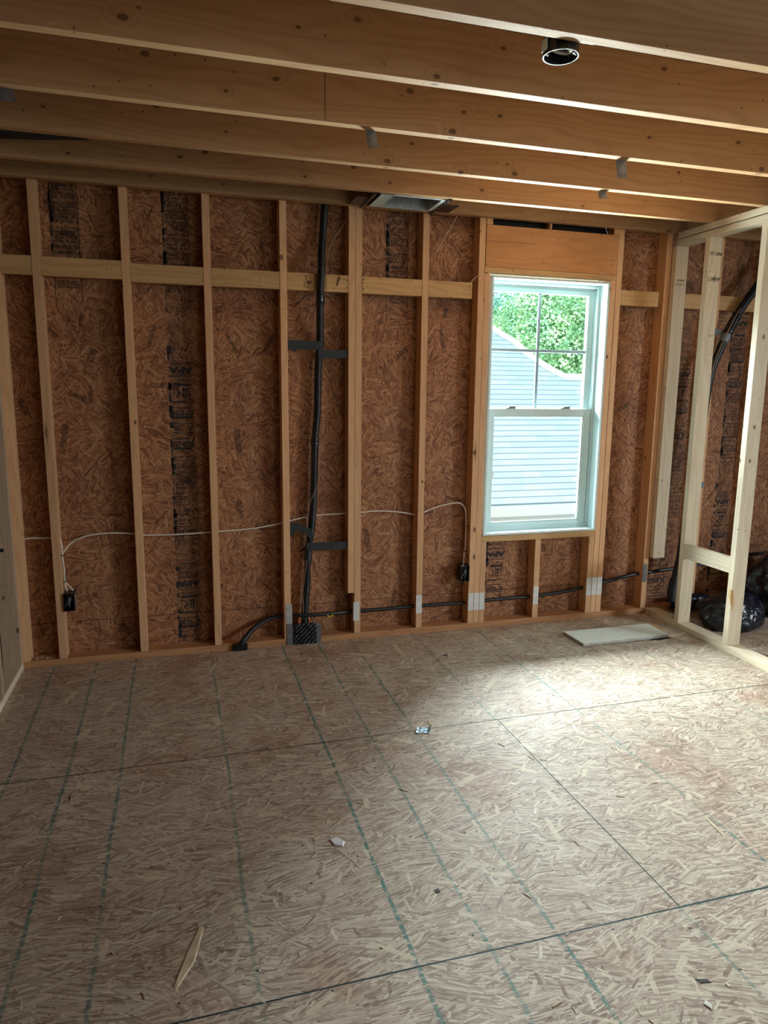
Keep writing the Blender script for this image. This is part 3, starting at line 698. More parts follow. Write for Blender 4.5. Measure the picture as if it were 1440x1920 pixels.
# ------------------------------------------------------------------ left partition
e = empty('partition_sole_plate', (XL-0.045, -1.2, 0)); tag(e, 'dusty lumber on the floor along the left edge of the room', 'plate')
obj('board', bx(XL-D, XL, -3.3, -0.001, 0.0, 0.038, bev=0.0025), PALE_Y, e, origin=(XL-0.045, -1.2, 0))
e = empty('partition_top_plate', (XL-0.045, -1.2, H-0.05)); tag(e, 'board over the studs of the left partition', 'plate')
obj('board', bx(XL-D, XL, -3.3, -0.045, H-0.0765, H-0.0005, bev=0.0025), PALE_Y, e, origin=(XL-0.045, -1.2, H-0.05))
DUSTY_Z = lumber('dusty_stud_lumber', 2, (0.54, 0.40, 0.28), (0.42, 0.29, 0.19), knots=0.7)
la = stud('pale left partition stud with a dark hole drilled in it', XL-D, 0.0385, H-0.077, w=0.089, y0=-0.0405, y1=-0.0025, name='partition_stud', mat=DUSTY_Z)
lb = stud('left partition stud cut by the photo edge at the lower left', XL-D, 0.0385, H-0.077, w=0.089, y0=-0.470, y1=-0.432, name='partition_stud', mat=DUSTY_Z)
bm = bmesh.new(); bmesh.ops.create_circle(bm, cap_ends=True, radius=0.010, segments=20, matrix=Matrix.Translation((XL-0.050, -0.0410, 0.655)) @ Matrix.Rotation(PI/2, 4, 'X'))
tag(obj('drilled_hole', bm, BLACK_PL, la, origin=(XL-0.05, -0.0410, 0.655)), 'round dark hole')

# ------------------------------------------------------------------ window
wr = empty('window_1', (2.837, 0.07, WZ0)); tag(wr, kind='structure')
def ring(x0, x1, z0, z1, w, y0, y1, wb=None, wt=None, bev=0.0015):
    bm = bmesh.new(); wb = w if wb is None else wb; wt = w if wt is None else wt
    box(bm, x0, x0+w, y0, y1, z0, z1, bev); box(bm, x1-w, x1, y0, y1, z0, z1, bev)
    box(bm, x0+w, x1-w, y0, y1, z0, z0+wb, bev); box(bm, x0+w, x1-w, y0, y1, z1-wt, z1, bev); return bm
obj('jamb_extension', ring(2.4425, 3.2325, 0.594, 2.1435, 0.014, -0.004, 0.074), JAMB, wr)
fr = obj('window_frame', ring(2.452, 3.223, 0.604, 2.134, 0.020, 0.074, 0.165, wb=0.024), VINYL, wr)
bm = ring(2.472, 3.203, 0.628, 2.114, 0.010, 0.112, 0.117); 
obj('track_stop', bm, VINYL, wr)
us = obj('upper_sash', ring(2.478, 3.197, 1.345, 2.108, 0.030, 0.120, 0.150, wb=0.030, wt=0.036), VINYL, wr)
obj('pane', bx(2.505, 3.170, 0.134, 0.138, 1.372, 2.075), GLASS, us)
bm = bmesh.new(); box(bm, 2.821, 2.839, 0.126, 0.134, 1.372, 2.075, 0.001); obj('muntin', bm, MUNT, us)
bm = bmesh.new(); box(bm, 2.505, 3.170, 0.1262, 0.1338, 1.719, 1.737, 0.001); obj('muntin', bm, MUNT, us)
ls = obj('lower_sash', ring(2.476, 3.199, 0.622, 1.372, 0.046, 0.078, 0.110, wb=0.032, wt=0.044), VINYL, wr)
bm = ring(2.518, 3.157, 0.650, 1.332, 0.012, 0.083, 0.088); obj('glazing_bead', bm, VINYL, ls)
obj('pane', bx(2.520, 3.155, 0.096, 0.100, 0.652, 1.330), GLASS, ls)
for cx in (2.64, 3.02):
    bm = bmesh.new(); box(bm, cx-0.032, cx+0.032, 0.080, 0.108, 1.372, 1.379, 0.002); box(bm, cx-0.012, cx+0.030, 0.078, 0.090, 1.379, 1.388, 0.002)
    tag(obj('sash_lock', bm, GALV_D, ls), 'small grey latch')
bm = tb([(3.203, 0.085, 1.36), (3.203, 0.082, 1.42), (3.205, 0.082, 1.47), (3.201, 0.082, 1.50)], 0.003, sides=6); obj('balance_cord', bm, GALV, wr)
bm = bmesh.new()
flat(bm, [(2.521, 0.0955, 0.985), (2.537, 0.0955, 0.990), (2.548, 0.0955, 0.960), (2.541, 0.0955, 0.940), (2.524, 0.0955, 0.945)], 0.0008)
tag(obj('sticker', bm, plain('paper_sticker', (0.85, 0.80, 0.74), 0.6), ls), 'small pale sticker')

# ------------------------------------------------------------------ pipes, cables and boxes
YC = 0.045
def ribbed(r, per=0.0065, amp=0.0012):
    return lambda t, p: r + amp*math.sin(p.z*2*PI/per)
pts = [(1.463, .040, 2.4695), (1.461, .040, 2.44), (1.451, .040, 2.306), (1.437, .010, 2.20), (1.430, -.022, 2.11), (1.424, -.022, 1.99), (1.424, -.010, 1.90), (1.433, .038, 1.741), (1.422, .040, 1.595), (1.416, .040, 1.348), (1.402, .040, 1.19), (1.394, .040, 0.923), (1.381, .040, 0.715), (1.360, .040, 0.558), (1.352, .040, 0.398), (1.336, .040, 0.183), (1.331, .040, 0.06)]
P = smoothpath(pts, 8); RS = []
for a, b in zip(P, P[1:]):
    n = max(1, int((b-a).length/0.0022))
    for k in range(n): RS.append(a.lerp(b, k/n))
RS.append(P[-1])
ip = empty('insulated_pipe', (1.33, .04, 0.06)); tag(ip, 'black ribbed insulated pipe climbing the wall in the middle bay', 'pipe')
obj('insulation', tube(bmesh.new(), RS, ribbed(0.0205), sides=14, raw=True), BLACK_RUB, ip, smooth=True, origin=(1.33, .04, 0.06))
def wrap(par, pts_, r, name='tape_wrap', mat=None, lab='glossy tape wrapped round the pipe'):
    bm = tube(bmesh.new(), pts_, lambda t, p: r + 0.0012*mnoise.noise(p*90), sides=14, n=6)
    tag(obj(name, bm, mat or SHINY_TAPE, par, smooth=True), lab)
wrap(ip, [(1.424, -.0222, 1.985), (1.4238, -.018, 1.95), (1.424, -.0135, 1.925)], 0.0235)
wrap(ip, [(1.404, .040, 1.205), (1.402, .040, 1.188), (1.400, .040, 1.165)], 0.0235)
wrap(ip, [(1.3605, .040, 0.558), (1.357, .040, 0.525), (1.354, .040, 0.495)], 0.0245)
bm = tb([(1.300, 0.03, 0.118), (1.301, 0.03, 0.135), (1.304, 0.03, 0.155)], 0.009, sides=10); obj('copper_end', bm, COPPER, ip, smooth=True)
bm = tb([(1.358, 0.03, 0.118), (1.359, 0.03, 0.135), (1.353, 0.03, 0.150)], 0.0075, sides=10); obj('copper_end', bm, COPPER, ip, smooth=True)
def strap(lab, pts_, y=0.02, th=0.002):
    bm = flat(bmesh.new(), [(a, y, b) for a, b in pts_], th); return tag(obj('tape_strap', bm, BLACK_TAPE, origin=(pts_[0][0], y, pts_[0][1])), lab, 'tape')
strap('black tape strap from the left stud to the pipe, upper pair', [(1.249, 1.738), (1.30, 1.741), (1.436, 1.738), (1.440, 1.650), (1.416, 1.648), (1.416, 1.694), (1.297, 1.694), (1.297, 1.676), (1.249, 1.694)], 0.017)
strap('black tape strap from the pipe to the short board, upper pair', [(1.420, 1.695), (1.50, 1.692), (1.585, 1.696), (1.585, 1.652), (1.50, 1.648), (1.420, 1.648)], 0.0135)
strap('angled black tape strap with a loose flap left of the pipe', [(1.249, 0.722), (1.29, 0.720), (1.360, 0.690), (1.385, 0.640), (1.372, 0.610), (1.353, 0.645), (1.30, 0.680), (1.282, 0.672), (1.262, 0.645), (1.249, 0.650)], 0.017)
strap('black tape strap from the pipe to the short board, lower pair', [(1.345, 0.603), (1.47, 0.601), (1.585, 0.600), (1.585, 0.553), (1.47, 0.556), (1.345, 0.558)], 0.0135)
# thin wires by the pipe
def wire(name, lab, cat, pts_, r, mat, sides=6, group=None):
    bm = tb(pts_, r, sides=sides); return tag(obj(name, bm, mat, smooth=True, origin=pts_[0]), lab, cat, group)
wire('thin_wire', 'thin tan wire dropping from the joists to the blocking right of the pipe', 'wire', [(1.590, .03, 2.46), (1.584, .03, 2.399), (1.54, .025, 2.33), (1.500, .02, 2.273), (1.480, .015, 2.216), (1.462, -.004, 2.11), (1.463, -.004, 2.009)], 0.0022, THIN_W)
wire('thin_wire', 'thin grey wire hanging straight down at the top of the pipe', 'wire', [(1.520, .05, 2.468), (1.516, .05, 2.38), (1.515, .05, 2.302), (1.500, .05, 2.15), (1.492, .05, 1.98)], 0.0015, GALV_D)
wire('thin_wire', 'thin tan wire curling across the front of the pipe at mid height', 'wire', [(1.424, .02, 1.20), (1.421, .014, 1.127), (1.419, .012, 1.04), (1.416, .012, .963), (1.390, .010, .895), (1.367, .012, .841), (1.350, .012, .758), (1.349, .014, .690)], 0.0022, THIN_W)
wire('thin_wire', 'thin pale wire bowing left of the pipe above the floor box', 'wire', [(1.345, .014, .500), (1.339, .014, .45), (1.326, .014, .368), (1.318, .014, .30), (1.322, .014, .238), (1.322, .02, .14)], 0.0018, THIN_W)
wire('thin_wire', 'thin orange wire right of the pipe running into the floor box', 'wire', [(1.368, .014, .47), (1.369, .014, .43), (1.378, .014, .332), (1.374, .014, .24), (1.375, .018, .14)], 0.002, COPPER)
# white cable through the studs
wc = empty('white_cable', (-0.13, YC, 0.69)); tag(wc, 'white cable strung through the studs at waist height to both outlet boxes', 'cable')
def wpart(pts_, r=0.0042): obj('cable_run', tb(pts_, r, sides=8), WHITE_CAB, wc, smooth=True)
wpart([(-0.145, YC, .690), (-0.10, YC, .695), (-0.05, YC, .692), (0.019, YC, .690), (0.040, YC, .664), (0.043, .03, .60)])
wpart([(0.043, .03, .60), (0.060, .035, .628), (0.088, YC, .659), (0.13, YC, .682), (0.178, YC, .696), (0.285, YC, .704), (0.407, YC, .695), (0.461, YC, .684), (0.633, YC, .680), (0.814, YC, .685), (0.868, YC, .687), (1.045, YC, .695), (1.207, YC, .720), (1.258, YC, .732), (1.32, .060, .741), (1.409, .074, .750), (1.49, .060, .757), (1.578, YC, .761), (1.673, YC, .763), (1.76, YC, .768), (1.839, YC, .765), (1.93, YC, .754), (2.008, YC, .739), (2.059, YC, .746), (2.155, YC, .781), (2.259, YC, .799), (2.31, YC, .793), (2.336, YC, .765), (2.345, YC, .72), (2.349, YC, .60), (2.346, YC, .52), (2.336, .035, .47), (2.332, .03, .41)])
wpart([(0.043, .03, .60), (0.046, .03, .56), (0.048, .03, .511), (0.047, .03, .46), (0.050, .03, .43), (0.054, .035, .40)])
wpart([(0.047, .03, .46), (0.058, .03, .44), (0.071, .03, .425), (0.082, .035, .403)])
for c_, z_ in ((0.0435, .598), (0.048, .455), (2.350, .655), (2.343, .495)):
    tag(obj('cable_staple', bx(c_-0.007, c_+0.007, 0.020, 0.034, z_-0.0022, z_+0.0022, bev=0.0008), PENCIL, wc), 'dark staple')
def outlet_box(lab, x0, x1, z0, z1, seed):
    e = empty('outlet_box', ((x0+x1)/2, 0.03, z0)); tag(e, lab, 'electrical box')
    y0, y1, w = -0.010, 0.062, 0.0025
    bm = bmesh.new()
    box(bm, x0, x0+w, y0, y1, z0, z1); box(bm, x1-w, x1, y0, y1, z0, z1); box(bm, x0+w, x1-w, y0, y1, z0, z0+w); box(bm, x0+w, x1-w, y0, y1, z1-w, z1); box(bm, x0+w, x1-w, y1-w, y1, z0+w, z1-w)
    for z in (z0, z1-0.010): box(bm, (x0+x1)/2-0.006, (x0+x1)/2+0.006, y0, y0+0.01, z, z+0.010)
    obj('box_body', bm, BLACK_PL, e, origin=((x0+x1)/2, 0.03, z0))
    bm = bmesh.new(); r = random.Random(seed); cx = (x0+x1)/2
    for k in range(3):
        a = r.uniform(-0.012, 0.012)
        tube(bm, [(cx+a, 0.03, z1-0.008), (cx+a*0.4+0.004, -0.004, (z0+z1)/2+0.015), (cx+a-0.008, -0.002, z0+0.03), (cx+a-0.012+k*0.006, 0.006, z0+0.018)], 0.0014, sides=6)
    obj('loose_wires', bm, GALV, e, smooth=True)
    bm = tb([(x1+0.004, -0.004, z1-0.01), (x1+0.0055, -0.004, (z0+z1)/2), (x1+0.003, -0.004, z0+0.022)], 0.0025, sides=6) if seed == 1 else tb([(x0-0.004, -0.006, z1), (x0+0.01, -0.008, z1+0.004), (x0+0.02, -0.006, z1)], 0.002, sides=6)
    obj('bare_wire', bm, GALV, e, smooth=True)
    return e
outlet_box('black outlet box on the leftmost clear stud, two white cables entering', 0.0395, 0.094, 0.302, 0.397, 1)
outlet_box('black outlet box left of the window trio, one white cable entering', 2.302, 2.3575, 0.311, 0.413, 2)

# black cable through studs near the floor
hc = empty('black_cable', (0.955, .0, .02)); tag(hc, 'thick black cable threaded through the studs just above the floor', 'cable')
pts = [(0.953, -0.018, .037), (0.965, -.018, .052), (1.018, .01, .102), (1.07, .03, .132), (1.13, YC, .155), (1.205, YC, .166), (1.30, .012, .171), (1.384, .008, .171), (1.50, .02, .165), (1.623, YC, .160), (1.824, YC, .159), (2.03, YC, .163), (2.20, YC, .160), (2.375, YC, .158), (2.497, YC, .163), (2.64, YC, .165), (2.785, YC, .165), (2.872, YC, .168), (3.062, YC, .181), (3.224, YC, .202), (3.34, YC, .223), (3.50, YC, .250), (3.65, YC, .269), (3.90, YC, .284), (4.108, YC, .296), (4.30, YC, .322), (4.505, YC, .348), (4.703, YC, .354), (5.3, YC, .36)]
obj('jacket', tb(pts, lambda t, p: 0.0115 + (0.006*max(0, (1.16-p.x)/0.2) if p.x < 1.16 else 0), sides=10, n=6), BLACK_CAB, hc, smooth=True, origin=(0.955, 0, .02))
bm = tb([(1.462, 0.010, .172), (1.468, 0.002, .163), (1.475, 0.010, .172)], 0.006, sides=8)
bm = bmesh.new()
tube(bm, [(1.478+0.016*math.cos(a), 0.004, 0.166+0.014*math.sin(a)) for a in [PI*1.05+k*PI*1.0/8 for k in range(9)]], 0.0045, sides=8, raw=True)
tag(obj('yellow_clip', bm, YELLOW, hc, smooth=True), 'small yellow clip')
# flexible conduit end block on the sole plate
e = empty('cable_block', (0.952, -0.012, -0.0)); tag(e, 'small black block on the sole plate where the black cable ends', 'block')
bm = bx(0.915, 0.990, -0.024, -0.001, 0.001, 0.037, bev=0.003)
for z in (0.006, 0.026):
    box(bm, 0.909, 0.996, -0.020, -0.003, z, z+0.006, 0.001)
obj('block_body', bm, BLACK_PL, e, origin=(0.952, -0.012, 0))
# floor box with shiny membrane
e = empty('membrane_box', (1.325, -0.006, 0)); tag(e, 'shiny black membrane box at the foot of the ribbed pipe between perforated steel strips', 'box')
bm = bmesh.new(); N = 10
vv = [[bm.verts.new((1.256+0.140*i/N, -0.008-0.004*mnoise.noise(Vector((i*0.9, j*0.9, 2))), 0.001+0.126*j/N + (0.004*mnoise.noise(Vector((i*1.3, 5, 0))) if j == N else 0))) for j in range(N+1)] for i in range(N+1)]
for i in range(N):
    for j in range(N): bm.faces.new((vv[i][j], vv[i+1][j], vv[i+1][j+1], vv[i][j+1]))
g = bmesh.ops.extrude_face_region(bm, geom=list(bm.faces)); bmesh.ops.translate(bm, verts=[x for x in g['geom'] if isinstance(x, bmesh.types.BMVert)], vec=(0, 0.005, 0))
mm = NT('patterned_membrane'); o_ = mm.sep(mm.tc.outputs['Object'])
dg = mm.math('ADD', o_[0], mm.math('MULTIPLY', o_[2], -1.0)); dn = mm.math('ADD', o_[0], o_[2])
ln = mm.math('MULTIPLY', mm.rng(mm.math('ABSOLUTE', mm.math('SUBTRACT', mm.math('FRACT', mm.math('MULTIPLY', dg, 36)), 0.5)), 0.06, 0.12, 1.0, 0.0), mm.math('GREATER_THAN', mm.noise(mm.comb(mm.math('MULTIPLY', dn, 40), mm.math('FLOOR', mm.math('MULTIPLY', dg, 36))), 1.0, 1), 0.47))
mm.base(mm.mix(ln, (0.006, 0.007, 0.011), (0.16, 0.16, 0.18))); mm.rough(0.18)
obj('membrane', bm, mm.m, e, smooth=True, origin=(1.325, -0.006, 0))
for x0, x1, z1 in ((1.2225, 1.2555, 0.128), (1.3965, 1.423, 0.118)):
    bm = bx(x0, x1, -0.0065, -0.003, 0.001, z1)
    o2 = obj('perforated_strip', bm, GALV_D, e, origin=((x0+x1)/2, -0.005, 0))
    bm = bmesh.new()
    for k in range(7):
        z = 0.012 + k*(z1-0.02)/6.5
        for dx in (0.3, 0.7): box(bm, x0+(x1-x0)*dx-0.002, x0+(x1-x0)*dx+0.002, -0.0068, -0.0064, z-0.0025, z+0.0025)
    obj('punched_holes', bm, PENCIL, o2)

# slanting pipe behind the right partition
sp = empty('slanting_pipe', (3.80, 0.0, 0.1)); tag(sp, 'thick black pipe slanting down behind the right partition studs', 'pipe')
pts = [(4.62, -.07, 2.47), (4.48, -.06, 2.36), (4.33, -.05, 2.215), (4.24, -.05, 2.10), (4.165, -.05, 2.0), (4.115, -.05, 1.91), (4.075, -.05, 1.83), (4.035, -.05, 1.735), (3.995, -.05, 1.63), (3.975, -.05, 1.50), (3.965, -.05, 1.38), (3.955, -.05, 1.20), (3.930, -.06, .90), (3.87, -.07, .50), (3.828, -.08, .28), (3.80, -.09, .16), (3.795, -.10, .095)]
obj('insulation', tb(pts, lambda t, p: 0.026 + (0.008 if p.z < 0.25 else 0), sides=14), BLACK_RUB, sp, smooth=True, origin=(3.80, 0, .1))
wrap(sp, [(4.155, -.05, 1.975), (4.13, -.05, 1.935), (4.103, -.05, 1.885), (4.092, -.05, 1.865)], 0.031)
wrap(sp, [(4.088, -.05, 1.858), (4.075, -.05, 1.83), (4.066, -.05, 1.808)], 0.0285, mat=GREY_TAPE, lab='grey tape wrapped round the pipe')
bm = tb([(4.35, -.045, 2.20), (4.26, -.045, 2.075), (4.19, -.045, 1.96)], 0.003, sides=6); obj('tracer_wire', bm, THIN_W, sp, smooth=True)
bm = tb([(4.145, -.085, 2.02), (4.10, -.085, 1.945), (4.04, -.085, 1.82), (3.99, -.085, 1.70), (3.96, -.085, 1.58), (3.945, -.08, 1.42)], 0.003, sides=6); obj('tracer_wire', bm, THIN_W, sp, smooth=True)
e = tag(obj('tape_strap', flat(bmesh.new(), [(4.005, -0.003, 1.900), (4.03, -0.012, 1.897), (4.055, -0.02, 1.885), (4.10, -0.03, 1.868), (4.09, -0.03, 1.842), (4.05, -0.02, 1.850), (4.005, -0.003, 1.862)], 0.0015), GREY_TAPE, origin=(4.03, -0.01, 1.88)), 'grey tape strap holding the slanting pipe to a stud', 'tape')
e = tag(obj('tape_patch', bx(4.004, 4.056, -0.0035, -0.0005, 0.848, 0.892, bev=0.001), GREY_TAPE, origin=(4.03, 0, .87)), 'grey tape patch on the stud behind the right partition', 'tape')

# strings and splinters up high
wire('loose_twine', 'pale string hanging from the ceiling board left of the window header', 'string', [(2.215, -.004, 2.4535), (2.17, .03, 2.36), (2.10, .045, 2.24)], 0.0028, CHIP)
wire('loose_twine', 'short pale string hanging before the right end of the header gap', 'string', [(3.150, -.043, 2.455), (3.170, -.02, 2.44), (3.197, -.004, 2.415)], 0.0018, WHITE_CAB)
wire('loose_twine', 'bit of wire between the blocking board end and the window trio', 'string', [(2.312, .0, 2.096), (2.335, .01, 2.118), (2.358, .01, 2.138)], 0.002, WHITE_CAB)
wire('loose_twine', 'curled pale string over the upper right corner of the window', 'string', [(3.150, -.004, 2.205), (3.165, -.006, 2.185), (3.20, -.006, 2.172), (3.225, -.004, 2.168)], 0.0015, WHITE_CAB)
wire('loose_twine', 'white string lying along the top of the window jamb', 'string', [(3.150, -.006, 2.142), (3.172, -.008, 2.146), (3.20, -.008, 2.138), (3.228, -.006, 2.137)], 0.002, WHITE_CAB)

# ------------------------------------------------------------------ ceiling fixtures
lc = empty('ceiling_light_box', (1.735, -1.93, 2.42)); tag(lc, 'round black ceiling light box hanging beside the nearest joist', 'light box')
def cyl_shell(cx, cy_, z0, z1, r, w, seg=40):
    bm = bmesh.new(); R_ = []
    for rr, z in ((r, z0), (r, z1), (0.0001, z1), (0.0001, z1-w), (r-w, z1-w), (r-w, z0)):
        R_.append([bm.verts.new((cx+rr*math.cos(2*PI*k/seg), cy_+rr*math.sin(2*PI*k/seg), z)) for k in range(seg)])
    for i in range(len(R_)):
        a, b = R_[i], R_[(i+1) % len(R_)]
        for k in range(seg): bm.faces.new((a[k], a[(k+1) % seg], b[(k+1) % seg], b[k]))
    return bm
LX, LY, LZ = 1.757, -1.922, 2.436
obj('box_body', cyl_shell(LX, LY, LZ, LZ+0.055, 0.051, 0.003), BLACK_PL, lc, smooth=False)
bm = bmesh.new(); seg = 48
tube(bm, [(LX+0.0505*math.cos(2*PI*k/seg), LY+0.0505*math.sin(2*PI*k/seg), LZ) for k in range(seg+1)], 0.0016, sides=6, raw=True)
tag(obj('rim', bm, GALV, lc, smooth=True), 'bright metal rim')
bm = tb([(LX-0.02, LY+0.03, LZ+0.04), (LX+0.005, LY+0.034, LZ+0.03), (LX+0.03, LY+0.022, LZ+0.024), (LX+0.034, LY+0.0, LZ+0.022), (LX+0.02, LY-0.012, LZ+0.02)], 0.0065, sides=8)
obj('white_cable_end', bm, WHITE_CAB, lc, smooth=True)
for a, b in ((-0.036, 0.012), (0.038, -0.018)):
    bm = bmesh.new(); bmesh.ops.create_uvsphere(bm, u_segments=10, v_segments=6, radius=0.004, matrix=Matrix.Translation((LX+a, LY+b, LZ+0.006))); box(bm, LX+a-0.008, LX+a+0.002, LY+b-0.004, LY+b+0.004, LZ+0.006, LZ+0.009); obj('screw', bm, GALV, lc)
obj('joist_bracket', bx(LX-0.045, LX+0.075, -1.978, -1.972, LZ+0.02, LZ+0.07), DARK_MET, lc)
obj('side_tab', bx(LX-0.056, LX-0.052, LY-0.016, LY+0.014, LZ+0.008, LZ+0.038, bev=0.001), VINYL, lc)

fb = empty('fan_housing', (1.86, -0.16, H)); tag(fb, 'open metal fan housing hung between the last joist and the wall nailer', 'fan housing')
z0 = H-0.002; X0, X1, Y0, Y1 = 1.752, 2.018, -0.285, -0.055
bm = bmesh.new()
box(bm, X0, X0+0.003, Y0, Y1, z0, z0+0.13); box(bm, X1-0.003, X1, Y0, Y1, z0, z0+0.13); box(bm, X0, X1, Y1-0.003, Y1, z0, z0+0.13); box(bm, X0, X1, Y0, Y0+0.003, z0, z0+0.13); box(bm, X0, X1, Y0, Y1, z0+0.127, z0+0.13)
obj('housing_box', bm, GALV, fb)
bm = bmesh.new(); box(bm, X0-0.065, X0, Y0, Y1+0.01, z0, z0+0.003); box(bm, X1, X1+0.03, Y0, Y1, z0, z0+0.003); box(bm, X0, X1, Y0-0.012, Y0, z0, z0+0.004); box(bm, X0, X1, Y1, Y1+0.012, z0, z0+0.004)
obj('mounting_flange', bm, VINYL, fb)
obj('motor_plate', bx(X0+0.02, X1-0.03, Y0+0.05, Y1-0.02, z0+0.055, z0+0.06), plain('dusty_grey_plate', (0.10, 0.13, 0.13), 0.6, var=0.7), fb)
for bxx in (1.655, 2.052):
    bm = bmesh.new(); box(bm, bxx-0.011, bxx+0.011, -0.315, -0.003, z0-0.004, z0-0.001); box(bm, bxx+0.008, bxx+0.011, -0.315, -0.003, z0-0.004, z0+0.012)
    o2 = obj('hanger_bar', bm, DARK_MET, fb)
    for k in range(6):
        bm = bmesh.new(); y = -0.285+k*0.05; bmesh.ops.create_uvsphere(bm, u_segments=8, v_segments=5, radius=0.0035, matrix=Matrix.Translation((bxx-0.002, y, z0-0.004)))
        obj('rivet', bm, GALV, o2)
bm = bx(2.066, 2.145, -0.205, -0.050, z0, z0+0.0025); obj('side_flap', bm, DARK_MET, fb)
bm = bx(1.575, 1.642, -0.215, -0.050, z0, z0+0.0025); obj('side_flap', bm, DARK_MET, fb)

def metal_tab(lab, x0, x1, y, z0_, curl):
    bm = bmesh.new(); n = 6; A = []; B = []
    for k in range(n+1):
        t = k/n; z = H+0.004-(H+0.004-z0_)*t; yy = y - curl*t*t
        A.append((x0+(x1-x0)*0.10*t, yy, z)); B.append((x1-(x1-x0)*0.10*t + 0.012*t, yy, z + 0.006*t))
    for s_ in (0, 0.0012):
        for k in range(n):
            v = [bm.verts.new((p[0], p[1]+s_, p[2])) for p in (A[k], B[k], B[k+1], A[k+1])]; bm.faces.new(v)
    bmesh.ops.remove_doubles(bm, verts=bm.verts, dist=0.0001)
    o = obj('metal_tab', bm, GALV_D, origin=((x0+x1)/2, y, H)); tag(o, lab, 'metal tab')
metal_tab('curled grey metal tab hanging under a joist left of the middle', 1.385, 1.425, -1.122, 2.386, 0.018)
metal_tab('larger grey metal tab hanging under a joist above the window', 2.487, 2.535, -1.122, 2.378, 0.012)
metal_tab('small pointed grey tab under the next joist above the window', 2.682, 2.728, -0.686, 2.416, 0.006)
metal_tab('dark metal tab under a joist at the left photo edge', 0.110, 0.165, -1.122, 2.410, 0.006)

# ------------------------------------------------------------------ things on the floor
e = empty('loose_board', (3.2, -0.36, 0)); tag(e, 'white primed board lying flat on the floor in front of the window', 'board')
bm = bmesh.new()
q = [(2.893, -0.252), (2.898, -0.470), (3.492, -0.462), (3.500, -0.250)]
a = [bm.verts.new((x, y, 0.003)) for x, y in q]; b = [bm.verts.new((x, y, 0.020)) for x, y in q]
bm.faces.new(a); bm.faces.new(b[::-1])
for k in range(4): bm.faces.new((a[k], a[(k+1) % 4], b[(k+1) % 4], b[k]))
bmesh.ops.bevel(bm, geom=list(bm.edges), offset=0.0015, segments=1, affect='EDGES')
o2 = obj('core', bm, DRYE, e, origin=(3.2, -0.36, 0))
bm = bmesh.new(); flat(bm, [(x, y, 0.0203) for x, y in q], 0.0012, Vector((0, 0, 1))); obj('white_face', bm, DRYW, e, origin=(3.2, -0.36, 0))
# painted shade of the torn gap at its front right corner and fresh splinters
bm = bmesh.new(); flat(bm, [(3.335, -0.474, 0.0002), (3.36, -0.482, 0.0002), (3.385, -0.478, 0.0002), (3.41, -0.490, 0.0002), (3.45, -0.480, 0.0002), (3.50, -0.472, 0.0002), (3.52, -0.462, 0.0002), (3.495, -0.45, 0.0002), (3.40, -0.45, 0.0002)], 0.0006, Vector((0, 0, 1)))
tag(obj('floor_gouge', bm, BLACK_PL, origin=(3.42, -0.47, 0)), 'dark torn hole in the floor at the corner of the white board', 'hole')
def chip(name, lab, cat, pts_, h, mat, group=None):
    bm = bmesh.new(); n = len(pts_); cx = sum(p[0] for p in pts_)/n; cy_ = sum(p[1] for p in pts_)/n
    lo = [bm.verts.new((x, y, 0.0004)) for x, y in pts_]; hi = [bm.verts.new((cx+(x-cx)*0.8, cy_+(y-cy_)*0.8, 0.5*h*(0.6+0.4*((k*37) % 5)/5))) for k, (x, y) in enumerate(pts_)]
    bm.faces.new(lo[::-1]); bm.faces.new(hi)
    for k in range(n): bm.faces.new((lo[k], lo[(k+1) % n], hi[(k+1) % n], hi[k]))
    return tag(obj(name, bm, mat, origin=(cx, cy_, 0)), lab, cat, group)
chip('torn_splinter', 'orange splinter behind the far right corner of the white board', 'splinter', [(3.515, -0.215), (3.55, -0.21), (3.575, -0.275), (3.56, -0.34), (3.545, -0.33), (3.525, -0.26)], 0.006, FRESH)
chip('torn_splinter', 'pale torn splinter in front of the gap at the white board', 'splinter', [(3.35, -0.492), (3.40, -0.500), (3.45, -0.498), (3.43, -0.515), (3.38, -0.512)], 0.006, CHIP)
# crumpled wrapper
w = NT('wrapper_film'); w.base(w.mix(w.rng(w.noise(w.tc.outputs['Object'], 90, 3), 0.4, 0.6), (0.80, 0.90, 0.95), (0.25, 0.45, 0.62))); w.rough(0.25)
bm = bmesh.new(); n = 7
gv = [[bm.verts.new((1.600+0.062*i/n+0.02*j/n, -1.225+0.045*j/n-0.01*i/n, 0.003+0.012*abs(mnoise.noise(Vector((i*0.8, j*0.8, 1)))) + 0.006*(i == n or i == 0))) for j in range(n+1)] for i in range(n+1)]
for i in range(n):
    for j in range(n): bm.faces.new((gv[i][j], gv[i+1][j], gv[i+1][j+1], gv[i][j+1]))
g = bmesh.ops.extrude_face_region(bm, geom=list(bm.faces)); bmesh.ops.translate(bm, verts=[x for x in g['geom'] if isinstance(x, bmesh.types.BMVert)], vec=(0, 0, -0.002))
tag(obj('plastic_wrapper', bm, w.m, origin=(1.63, -1.2, 0)), 'crumpled blue and white plastic wrapper on the middle of the floor', 'wrapper')
chip('wood_sliver', 'wood sliver lying just behind the crumpled wrapper', 'wood chip', [(1.585, -1.19), (1.66, -1.125), (1.675, -1.13), (1.60, -1.20)], 0.004, CHIP)
chip('wood_sliver', 'upright looking sliver at the right of the crumpled wrapper', 'wood chip', [(1.682, -1.165), (1.692, -1.12), (1.702, -1.12), (1.696, -1.17)], 0.010, CHIP)
FL = plain('pale_fluff', (0.80, 0.74, 0.76), 0.8, var=0.2)
